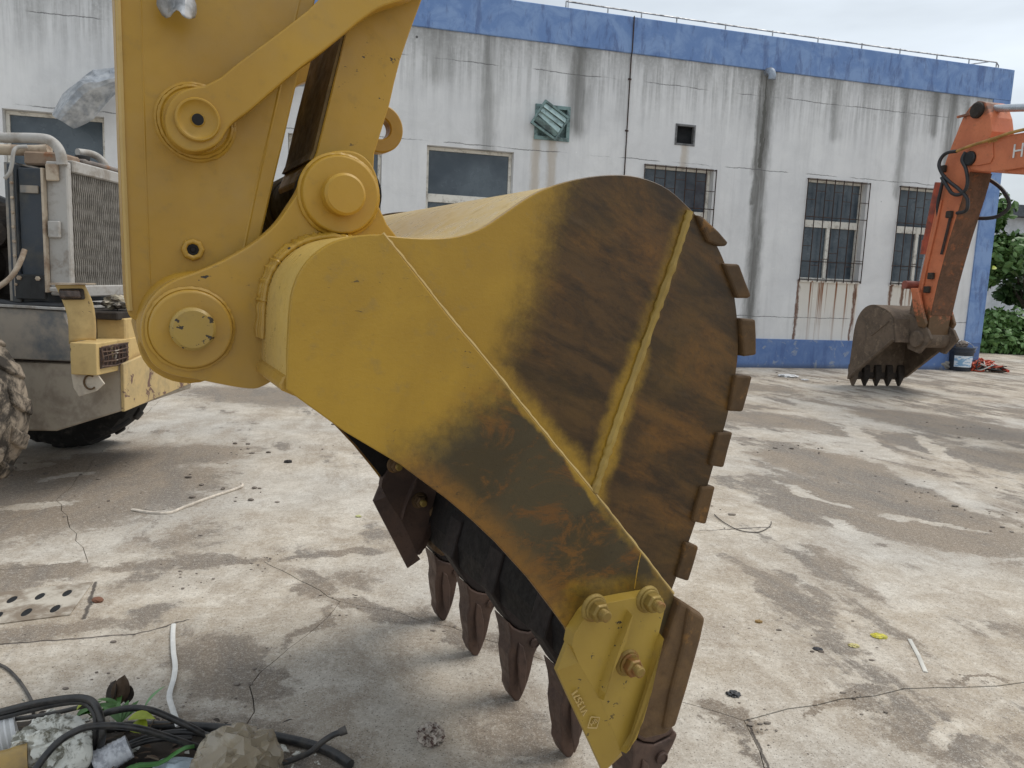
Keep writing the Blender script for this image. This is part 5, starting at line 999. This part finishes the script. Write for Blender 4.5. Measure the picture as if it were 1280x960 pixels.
# bag, cups, wrappers
bagm = T('brownish_clear_plastic', .14, 0, .7); _v = bagm.co(); _n = bagm.noise(_v, 9, 6, .65, .8); bagm.b.inputs['Coat Weight'].default_value = .6; bagm.b.inputs['Coat Roughness'].default_value = .08
bagm.b.inputs['Transmission Weight'].default_value = .35; bagm.b.inputs['IOR'].default_value = 1.3
bagm.b.inputs['Alpha'].default_value = .72
bagm = bagm.out(bagm.mix(bagm.ss(_n, .5, .62), (.50, .42, .30), (.66, .59, .47)), None, _n, .25, .012)
b = nb(); c = [(-0.784,2.168,0.06)][0]; 
for k_, (s_, sd_) in enumerate(((1., 14), (.72, 31))): blob(b, (c[0] + .004 * k_, c[1] - .02, .06), (.128 * s_, .11 * s_, .105 * s_), 4, .40, 1.7, sd_)
bmesh.ops.translate(b, verts=b.verts, vec=(0, 0, .0)); thing('plastic_bag', b, bagm, 'crumpled brownish clear plastic bag at the bottom edge beside the cables', 'plastic bag', smooth=R(24))
clr = T('white_translucent_plastic', .22, 0, .5); _v = clr.co(); clr.b.inputs['Transmission Weight'].default_value = .2
clr = clr.out(clr.mix(clr.ss(clr.noise(_v, 26, 5, .7), .45, .62), (.74, .75, .78), (.42, .43, .46)), .25, clr.noise(_v, 40, 3), .3, .004)
def cup(c, ax, r0, r1, L_, mat, label, ribs=9, cat='plastic cup'):
    b = nb(); pr = [(r0 * .1, 0), (r0, 0)] 
    for k in range(ribs): h = L_ * (k + .5) / ribs; r = r0 + (r1 - r0) * (k + .5) / ribs; pr += [(r, h), (r * .955, h + L_ * .3 / ribs)]
    pr += [(r1, L_), (r1 * .93, L_), (r0 * .9, .006), (r0 * .1, .006)]; lathe(b, (0, 0, 0), pr, 30, 'z')
    z = Vector(ax).normalized(); b.transform(Matrix.Translation(c) @ z.to_track_quat('Z', 'Y').to_matrix().to_4x4()); return thing('cup', b, mat, label, cat, smooth=R(35))
p = [(-1.121,2.168,0.09)][0]; cup(p, (-.75, -.5, -.30), .036, .043, .10, clr, 'clear ribbed plastic cup lying on its side among the black cables', 7)
wht = simple('white_foam_plastic', (.74, .74, .73), .5, 0, .12, 20)
p = [(-1.507,2.235,0.07)][0]; cup(p, (-.8, -.55, -.15), .062, .07, .14, wht, 'white ribbed plastic pot lying at the left edge of the rubbish', 9, 'plastic pot')
p = [(-1.372,2.077,0.09)][0]; ybm = simple('mustard_plastic', (.42, .27, .075), .4, 0, .35, 15, col2=(.28, .19, .08)); cup(p, (-.85, -.5, -.05), .052, .052, .12, ybm, 'mustard yellow tub lying at the bottom left corner', 2, 'plastic tub')
wrp = T('soiled_white_film', .35, 0, .5); _v = wrp.co(); wrp = wrp.out(wrp.mix(wrp.ss(wrp.noise(_v, 24, 6, .7, .5), .47, .6), (.66, .65, .58), (.16, .15, .11)), .35, wrp.noise(_v, 30, 4), .5, .01)
b = nb(); c = [(-1.344,2.149,0.1)][0]; blob(b, (c[0], c[1], .105), (.10, .08, .065), 5, .5, 1.7, 5)
thing('plastic_wrapper', b, wrp, 'soiled white plastic wrapper crumpled between the cables and mustard tub', 'plastic wrapper', smooth=R(60))
b = nb(); c = [(-1.26,2.096,0.1)][0]; rows = [[(c[0] - .06, c[1] + .03, .14), (c[0], c[1] + .035, .15), (c[0] + .06, c[1] + .03, .13)], [(c[0] - .05, c[1], .11), (c[0] + .005, c[1] - .01, .125), (c[0] + .06, c[1], .10)], [(c[0] - .05, c[1] - .04, .06), (c[0], c[1] - .05, .07), (c[0] + .05, c[1] - .04, .05)]]
patch(b, rows, 6, .03, 14); thick(thing('plastic_wrapper', b, wrp, 'torn end of soiled film hanging below the crumpled white wrapper', 'plastic wrapper', smooth=R(30)), .0015)
b = nb(); c = [(-0.971,2.158,0.04)][0]; blob(b, (c[0], c[1] - .02, .035), (.075, .05, .03), 3, .35, 2., 8); thing('plastic_wrapper', b, simple('pale_blue_film', (.50, .58, .64), .3, 0, .3, 20), 'pale blue plastic film at the bottom edge beside the brown bag', 'plastic wrapper', smooth=R(25))
# crumpled tissue on the bare concrete
tis = T('soiled_paper', .8, 0, .2); _v = tis.co(); tis = tis.out(tis.mix(tis.ss(tis.noise(_v, 40, 5, .7), .45, .6), (.50, .44, .38), (.10, .06, .05)), .8)
b = nb(); c = [(-0.224,2.39)][0]; blob(b, (c[0], c[1], .028), (.042, .036, .032), 4, .7, 2.2, 21); thing('crumpled_paper', b, tis, 'small crumpled brown and white paper ball on concrete below the teeth', 'paper', smooth=R(20))
# leaves and weeds
lf = [simple('green_leaf', (.075, .19, .035), .5, 0, .3, 20), simple('yellow_green_leaf', (.36, .42, .03), .5, 0, .3, 20), simple('dry_brown_leaf', (.12, .075, .045), .7, 0, .4, 20), simple('dark_dry_leaf', (.055, .04, .03), .8, 0, .4, 20)]
def leaf(b, c, L_, w, yaw, pitch, curl=.3, roll=0):
    M = Matrix.Translation(c) @ Matrix.Rotation(yaw, 4, 'Z') @ Matrix.Rotation(-pitch, 4, 'Y') @ Matrix.Rotation(roll, 4, 'X'); n = 6; V = []
    for i in range(n + 1):
        t = i / n; ww = w * sin(pi * min(1, t * .97 + .03)) ** .8 * .5; x = L_ * t; z = -curl * L_ * t * t
        V.append([b.verts.new(M @ Vector((x, s * ww, z + abs(s) * ww * .35))) for s in (-1, 0, 1)])
    for i in range(n):
        for k in (0, 1): b.faces.new((V[i][k], V[i + 1][k], V[i + 1][k + 1], V[i][k + 1]))
def weed(name, items, mat, label, cat, group=None):
    b = nb()
    for c, L_, w, yaw, p in items: leaf(b, c, L_, w, R(yaw), R(p), .3, R(random.uniform(-25, 25)))
    return thing(name, b, mat, label, cat, group, R(50))
rn = random.Random(12)
weed('weed', [([(-1.373,2.322,0.08)][0], .09, .03, 10 + k * 25, 25) for k in range(3)] + [([(-1.216,2.297,0.08)][0], .10, .022, 60 + 22 * k, 30) for k in range(5)] + [([(-1.27,2.4,0.08)][0], .10, .02, 120 + 40 * k, 15) for k in range(4)], lf[0], 'green weed leaves growing through the tangled cables', 'weed')
weed('leaf', [([(-1.153,2.226,0.14)][0], .075, .06, 20, 10), ([(-1.145,2.237,0.12)][0], .06, .055, -30, 5)], lf[1], 'broad yellow green leaf caught under the curved cable', 'leaf')
weed('leaf', [([(-1.327,2.25,0.15)][0], .035, .03, 50, 40)], lf[1], 'small bright yellow leaf by the arching cables', 'leaf')
weed('leaf', [([(-1.169,2.36,0.1)][0], .085, .02, 55, 50)], simple('pale_green_leaf', (.20, .36, .16), .5), 'single pale green blade leaf standing above the cables', 'leaf')
for (x, y, L_, w, yaw, pt, m, lb) in ((134, 876, .085, .045, 40, 55, 3, 'dry dark curled leaf, left of two standing leaves above the cables'), (144, 880, .10, .06, 75, 60, 2, 'dry brown curled leaf standing upright above the cables'), (160, 872, .06, .035, 80, 60, 3, 'small dark dry leaf right of the upright brown leaf')):
    b = nb(); leaf(b, {134: [(-1.334,2.439,0.06)][0], 144: [(-1.297,2.432,0.06)][0], 160: [(-1.271,2.444,0.06)][0]}[x], L_, w, R(yaw), R(pt), -.35, R(25)); thick(thing('leaf', b, lf[m], lb, 'leaf', None, R(50)), .002)
b = nb(); A_, B_ = [Vector(p) for p in [(-1.105,2.078,0.06),(-0.92,2.162,0.1)]]
for k in range(1):
    d = (B_ - A_); nrm = Vector((-d.y, d.x, 0)).normalized()
    V = []
    for i in range(9):
        t = i / 8; p = A_ + d * t + Vector((0, 0, .01 * sin(t * 9))); ww = .014 * (1 - .35 * t)
        V.append([b.verts.new(p + nrm * ww), b.verts.new(p + Vector((0, 0, -.006))), b.verts.new(p - nrm * ww)])
    for i in range(8):
        for q in (0, 1): b.faces.new((V[i][q], V[i + 1][q], V[i + 1][q + 1], V[i][q + 1]))
thick(thing('grass_blade', b, simple('bright_green_blade', (.06, .20, .035), .45, 0, .35, 25), 'long flat green grass blade lying across the rubbish toward the brown bag', 'grass blade'), .002)
b = nb()
for k in range(260):
    x = rn.uniform(-2.2, -.62); y = rn.uniform(1.9, 2.42) if x < -1.0 else rn.uniform(1.9, 2.25); h = .02 + max(0, .03 * (1 - (x + 1.6) / 1.2))
    leaf(b, (x, y, rn.uniform(.004, .02) + (h if y < 2.25 else 0)), rn.uniform(.015, .05), rn.uniform(.008, .022), rn.uniform(0, 6.3), rn.uniform(-.2, .5), .2)
thing('leaf_litter', b, lf[2], 'scatter of brown dry leaf bits over the soil heap', 'leaf litter', kind='stuff')
b = nb()
for k in range(130):
    x = rn.uniform(-2.2, -.55); y = rn.uniform(1.95, 2.5) if x < -1.0 else rn.uniform(1.95, 2.3); q = Vector((x, y, rn.uniform(.008, .03) + (.02 if y < 2.25 else 0)))
    a_ = rn.uniform(0, 6.3); r_ = rn.uniform(.006, .022); V = [b.verts.new(q + Vector((r_ * cos(a_ + t_) * rn.uniform(.5, 1.2), r_ * sin(a_ + t_) * rn.uniform(.5, 1.2), rn.uniform(-.005, .008)))) for t_ in (0, 1.3, 2.6, 3.9, 5.1)]
    b.faces.new(V)
thing('film_scraps', b, wrp, 'small torn scraps of soiled white film strewn over the soil heap', 'plastic scraps', kind='stuff', smooth=None)
b = nb()
for k in range(160):
    x = rn.uniform(-2.2, -.7); y = rn.uniform(1.9, 2.45); leaf(b, (x, y, rn.uniform(.01, .05)), rn.uniform(.015, .05), rn.uniform(.008, .02), rn.uniform(0, 6.3), rn.uniform(-.2, .6), .2)
thing('leaf_litter', b, lf[3], 'scatter of dark dry leaf bits over the soil heap', 'leaf litter', kind='stuff')
b = nb()
for k in range(90):
    p = Vector((rn.uniform(-2.1, -.75), rn.uniform(1.95, 2.40), rn.uniform(.02, .06))); a = rn.uniform(0, 6.3); L_ = rn.uniform(.03, .13); tube(b, [p, p + Vector((cos(a) * L_, sin(a) * L_, rn.uniform(-.015, .03)))], rn.uniform(.0012, .003), 5)
thing('twig_litter', b, simple('dry_twig', (.16, .12, .08), .8, 0, .5, 10), 'broken dry twigs mixed into the rubbish heap', 'twigs', kind='stuff')
# strip, ropes, scraps on the concrete
b = nb(); P = [(-1.425,3.155,0.008),(-1.378,3.042,0.01),(-1.314,2.904,0.012),(-1.261,2.799,0.012),(-1.224,2.702,0.014),(-1.197,2.614,0.02),(-1.169,2.544,0.03),(-1.119,2.453,0.05),(-1.076,2.381,0.06),(-1.042,2.328,0.06)]
tube(b, spline(P, 5), .0095, 6, .35); thing('plastic_strip', b, simple('white_plastic_strip', (.78, .77, .73), .5, 0, .12, 25), 'long white plastic strip lying on the concrete above the cables', 'plastic strip', smooth=R(60))
rope = simple('pale_rope', (.74, .66, .56), .8, 0, .3, 30)
b = nb(); tube(b, spline([(-2.374,4.703,0.006),(-2.225,4.656,0.006),(-2.121,4.67,0.006),(-2.081,4.789,0.008),(-2.007,5.02,0.008),(-1.899,5.291,0.01),(-1.912,5.36,0.02)], 5), .0095, 6); thing('rope', b, rope, 'pale rope lying on the dark ground in front of the loader', 'rope', smooth=R(60))
b = nb(); tube(b, spline([(1.429,5.123,0.005),(1.447,4.947,0.006),(1.509,4.79,0.006),(1.622,4.773,0.006),(1.736,4.901,0.006),(1.772,4.979,0.015)], 5), .0032, 6); thing('wire', b, simple('grey_brown_wire', (.13, .115, .10), .7), 'bent wire lying on the concrete right of the big bucket', 'wire', smooth=R(60))
def scrap(pt, r, mat, label, cat, seed, h=.3, name='scrap', amp=.6):
    b = nb(); blob(b, (pt[0], pt[1], r * h * .6), (r, r * .8, r * h), 3, amp, 2.2, seed); return thing(name, b, mat, label, cat, smooth=R(25))
yel = simple('yellow_wrapper_plastic', (.70, .62, .04), .4, 0, .3, 60, col2=(.35, .32, .05))
scrap([(1.725,3.333)][0], .035, yel, 'yellow plastic wrapper scrap on pale concrete at the right', 'wrapper', 4, .2, 'wrapper_scrap', .4)
scrap([(1.562,3.226)][0], .022, simple('pale_yellow_scrap', (.55, .48, .2), .6), 'pale yellow crumb of packaging beside the black rag', 'scrap', 6)
scrap([(1.384,3.181)][0], .02, simple('dark_rag', (.03, .03, .035), .7), 'black rag scrap on pale concrete left of the yellow wrapper', 'rag', 9, .25, 'rag_scrap')
scrap([(0.902,2.772)][0], .026, simple('black_foil', (.04, .04, .042), .35), 'crumpled black scrap on concrete right of the side cutter', 'scrap', 13, .35)
scrap([(1.204,3.433)][0], .016, simple('ochre_crumb', (.32, .20, .07), .7), 'small ochre crumb on pale concrete above the black scrap', 'scrap', 15, .5)
scrap([(-1.868,3.364)][0], .026, simple('red_brick_chip', (.22, .10, .06), .85), 'reddish brick chip beside the drain cover', 'brick chip', 17, .5, 'brick_chip', .25)
scrap([(-0.95,4.764)][0], .018, simple('pale_leaf_bit', (.55, .55, .25), .6), 'pale yellow green leaf bit on concrete left of the far side cutter', 'leaf', 18, .4, 'leaf')
scrap([(-1.795,6.096)][0], .032, simple('black_lump', (.035, .03, .028), .8), 'black lump of dirt on concrete left of the bucket', 'dirt lump', 19, .4, 'dirt_lump', .5)
b = nb(); a, c = [Vector((*p, .004)) for p in [(1.854,3.313),(1.768,3.012)]]; tube(b, [a, a.lerp(c, .5) + Vector((.004, 0, 0)), c], .009, 6, .3); thing('plastic_strip', b, simple('faded_white_strip', (.66, .64, .58), .6), 'short faded white strip on concrete right of the yellow wrapper', 'plastic strip')
for p, s, lb in (([(5.007,13.876)][0], 31, 'white plastic film lying near the wall behind the big bucket'), ([(5.164,13.478)][0], 33, 'small white scrap beside the plastic film near the wall')):
    scrap(p, .16 if s == 31 else .06, simple('white_film', (.72, .73, .74), .4), lb, 'plastic scrap', s, .18, 'plastic_scrap')
b = nb()
GC = [(q, rd) for q, rd in zip([(-2.43,4.664),(-2.042,5.081),(-2.144,6.569),(-3.398,5.515),(-1.614,3.7),(-1.272,3.891),(-0.759,3.492),(-0.233,3.165),(0.42,2.787),(0.914,2.58),(1.35,2.789),(1.339,3.268),(1.373,5.187),(2.899,7.526),(3.229,5.86),(5.244,8.829),(3.38,5.098),(-1.482,2.638),(-0.986,2.734),(4.97,13.981),(8.735,15.489)], (.5, .4, .6, .6, .2, .12, .12, .12, .1, .1, .12, .3, .2, .6, .6, .7, .4, .2, .25, .6, .5))]
for k in range(420):
    (x, y), rd = GC[rn.randrange(len(GC))]; x += rn.gauss(0, rd * .6); y += rn.gauss(0, rd * .6)
    if y > 14.5 and x < 10: continue
    r = rn.choice((.002, .003, .003, .004, .005, .006, .009)) * (1 + (y > 5) * 1.2); g_ = bmesh.ops.create_icosphere(b, subdivisions=1, radius=r); sx, sy = rn.uniform(.7, 1.8), rn.uniform(.6, 1.3)
    for v in g_['verts']: v.co = Vector((v.co.x * sx, v.co.y * sy, v.co.z * .5)) + Vector((x, y, r * .3))
thing('gravel_crumbs', b, simple('dark_crumb', (.10, .08, .065), .9, 0, .5, 9, col2=(.30, .26, .22)), 'scattered crumbs of grit and mud over the yard', 'grit', kind='stuff')
# ---------------------------------------------------------------- pail and wire heap by the building corner
pl = [(9.615,16.488)][0]
pm = simple('dark_blue_plastic', (.028, .035, .05), .45, 0, .3, 6)
b = nb(); pr = [(.05, .0), (.205, .0), (.215, .02), (.24, .40), (.262, .405), (.262, .435), (.248, .44), (.248, .47), (.262, .475), (.262, .50), (.10, .505)]; lathe(b, (pl[0], pl[1], 0), pr, 40, 'z')
pail = thing('pail', b, pm, 'dark blue plastic pail with pale blue label standing by the building corner', 'pail', smooth=R(35))
lm = T('pail_label_print', .5, 0, .4); _v = lm.co(); lm = lm.out(lm.mix(lm.ss(lm.noise(lm.map(_v, (3, 3, 9)), 2.2, 3), .46, .52), (.24, .42, .62), (.70, .76, .82)), .5)
b = nb(); n = 16; V = []
for i in range(n + 1):
    a = R(-150) + R(100) * i / n; V.append([b.verts.new(((.2155 + .025 * (z - .02) / .38 + .003) * cos(a), (.2155 + .025 * (z - .02) / .38 + .003) * sin(a), z)) for z in (.09, .33)])
for i in range(n): b.faces.new((V[i][0], V[i + 1][0], V[i + 1][1], V[i][1]))
o = obj('label', b, lm, pail); o.location = (pl[0] - pail.location.x, pl[1] - pail.location.y, 0)
b = nb(); tube(b, [(.262 * cos(R(a)) , .05 * sin(R(a)) - .02, .46 + .17 * sin(R(a))) for a in range(0, 181, 12)], .007, 6); o = obj('handle', b, chrome, pail); o.location = (pl[0] - pail.location.x, pl[1] - pail.location.y, 0); 
b = nb(); blob(b, (pl[0], pl[1], .56), (.12, .1, .08), 3, .6, 2.3, 41); thing('rag', b, simple('grey_brown_rag', (.25, .21, .18), .9), 'grey brown rag lying on top of the dark pail', 'rag', smooth=R(25))
cols = [('orange_red_wire', (.50, .07, .025)), ('black_wire', (.02, .02, .02)), ('white_wire', (.55, .54, .5)), ('brown_wire', (.16, .09, .06))]
cols = [simple(n, c, .6) for n, c in cols]
ca, cb = [Vector(p) for p in [(9.789,16.404),(10.502,16.363)]]
for k in range(18):
    P = []; t0 = rn.uniform(0, .8); m = (0, 1, 2, 3, 1, 0)[k % 6]
    for i in range(7):
        p = ca.lerp(cb, min(1, max(0, t0 + rn.uniform(-.25, .35)))); P.append((p.x + rn.uniform(-.15, .15), p.y + rn.uniform(-.12, .25), rn.uniform(.01, .30) * (1.1 - .75 * min(1, t0 + .1))))
    b = nb(); tube(b, spline(P, 4), .018 if m == 0 else .012, 6)
    thing('wire', b, cols[m], ('coiled orange red wire in the heap beside the pail', 'coiled black wire in the heap beside the pail', 'coiled white wire in the heap beside the pail', 'coiled brown wire in the heap beside the pail')[m], 'wire', 'wires heaped beside the pail' + (' orange', ' black', ' white', ' brown')[m])
b = nb(); q = [Vector((*p, .05)) for p in [(10.427,17.555),(10.527,17.114),(10.497,16.221)]]; tube(b, spline([q[0] + Vector((0, 0, .2)), q[1] + Vector((0, 0, .12)), q[2]], 6), .03, 8); thing('hose', b, simple('red_hose', (.52, .06, .03), .5), 'thick orange red hose draped over the wire heap', 'hose')
b = nb(); c = [(9.309,16.528)][0]; blob(b, (c[0], c[1] + .1, .10), (.35, .16, .12), 3, .4, 2.2, 51); thing('cement_lump', b, simple('grey_cement', (.36, .34, .31), .9, 0, .3, 9), 'lump of grey cement rubble against the wall left of the pail', 'rubble', smooth=R(30))
# ---------------------------------------------------------------- greenery and the house beyond it
def leafmat(n, a, b_):
    t = T(n, .5, 0, .35); v = t.co(); t.b.inputs['Subsurface Weight'].default_value = 0
    return t.out(t.mix(t.ss(t.noise(v, 3.2, 4, .6), .35, .65), a, b_), .5)
LM = [leafmat('creeper_leaf', (.06, .13, .035), (.10, .18, .05)), leafmat('bush_leaf', (.085, .17, .05), (.12, .22, .065)), leafmat('dark_leaf', (.04, .09, .03), (.065, .125, .04))]
wood = simple('bark', (.07, .055, .04), .9)
def foliage(name, c, size, n, mat, label, cat, seed, lsz=.2, trunk=True, col=.5, group=None):
    rr = random.Random(seed); root = empty(name, c, 0, label, cat, group); b = nb(); cl = []
    for k in range(26):
        z = rr.random(); wv = size[0] * (1 - col * z ** 2.2) * rr.uniform(.55, 1.0); a = rr.uniform(0, 2 * pi)
        cl.append((Vector((wv * cos(a), size[1] * (1 - col * z ** 2.2) * sin(a) * rr.uniform(.5, 1), size[2] * z)), rr.uniform(.35, .75)))
    for k in range(n):
        cc, r = cl[rr.randrange(len(cl))]; d = Vector((rr.gauss(0, 1), rr.gauss(0, 1), rr.gauss(0, 1))).normalized() * r * rr.random() ** .4
        p = cc + d
        if p.z < .02: p.z = rr.uniform(.02, .3)
        L_ = lsz * rr.uniform(.6, 1.3); leaf_q(b, p, L_, rr, d)
    obj('crown', b, mat, root)
    if trunk:
        b = nb()
        for k in range(4):
            a = rr.uniform(0, 6.3); tube(b, spline([(0, 0, -.05), (.1 * cos(a), .1 * sin(a), size[2] * .3), (size[0] * .4 * cos(a), size[1] * .4 * sin(a), size[2] * .6), (size[0] * .5 * cos(a), size[1] * .5 * sin(a), size[2] * .85)], 4), [.09 - .006 * i for i in range(13)], 7)
        obj('trunk', b, wood, root, R(50))
    return root
def leaf_q(b, p, L_, rr, d):
    n = (d.normalized() * .6 + Vector((rr.gauss(0, .5), rr.gauss(0, .5), rr.gauss(.35, .5)))).normalized(); x = n.cross(Vector((rr.gauss(0, 1), rr.gauss(0, 1), rr.gauss(0, 1)))).normalized(); y = n.cross(x)
    x = x * L_ * .5; y = y * L_ * .36; h = n * L_ * .10
    v = [b.verts.new(q) for q in (p - x, p - x * .3 - y - h, p + x * .4 - y * .8 - h, p + x, p + x * .4 + y * .8 - h, p - x * .3 + y - h)]
    b.faces.new((v[0], v[1], v[2], v[3])); b.faces.new((v[0], v[3], v[4], v[5]))
foliage('creeper_covered_tree', (13.9, 23.9, 0), (1.5, 1.3, 4.2), 6500, LM[0], 'tall dark creeper covered tree just right of the building corner', 'tree', 3, .24, col=.55)
foliage('creeper_covered_tree', (17.2, 25.6, 0), (2.2, 1.6, 3.3), 6000, LM[2], 'dark creeper covered tree further right behind the low bushes', 'tree', 5, .26, col=.6)
foliage('creeper_covered_tree', (22.5, 26.5, 0), (2.6, 1.8, 4.5), 4500, LM[0], 'broad creeper covered tree beyond the right edge', 'tree', 8, .3, col=.6)
foliage('bush', (14.6, 22.7, 0), (1.3, .5, .9), 4200, LM[1], 'low bright green bush at the foot of the creeper covered tree', 'bush', 11, .17, False, .3)
foliage('bush', (17.6, 23.8, 0), (1.9, .6, .9), 4200, LM[1], 'low bright green bush right of the first bush, along the yard edge', 'bush', 12, .18, False, .3)
b = nb(); leaf(b, (13.6, 22.3, 2.4), .17, .13, .4, .5, .1, .9); thing('leaf', b, lf[1], 'single yellow leaf shining on the dark creeper', 'leaf')
hs = empty('house', (27.5, 42, 0), R(8), 'pale house with dark flat roof seen far behind the trees', 'house')
b = nb(); box(b, -3.2, 9, 0, 8, 0, 5.9); obj('wall', b, simple('pale_plaster', (.55, .57, .60), .85, 0, .2, 2), hs)
b = nb(); box(b, -3.8, 9.6, -.6, 8.6, 5.92, 6.5); obj('roof', b, simple('dark_roof', (.09, .10, .115), .8), hs)
for x in (-1.9, 1.2, 4.4):
    b = nb(); box(b, x, x + 1.3, -.03, .02, 3.6, 5.0); obj('window', b, glass_m, hs)
# roadside kerb lines on the far yard
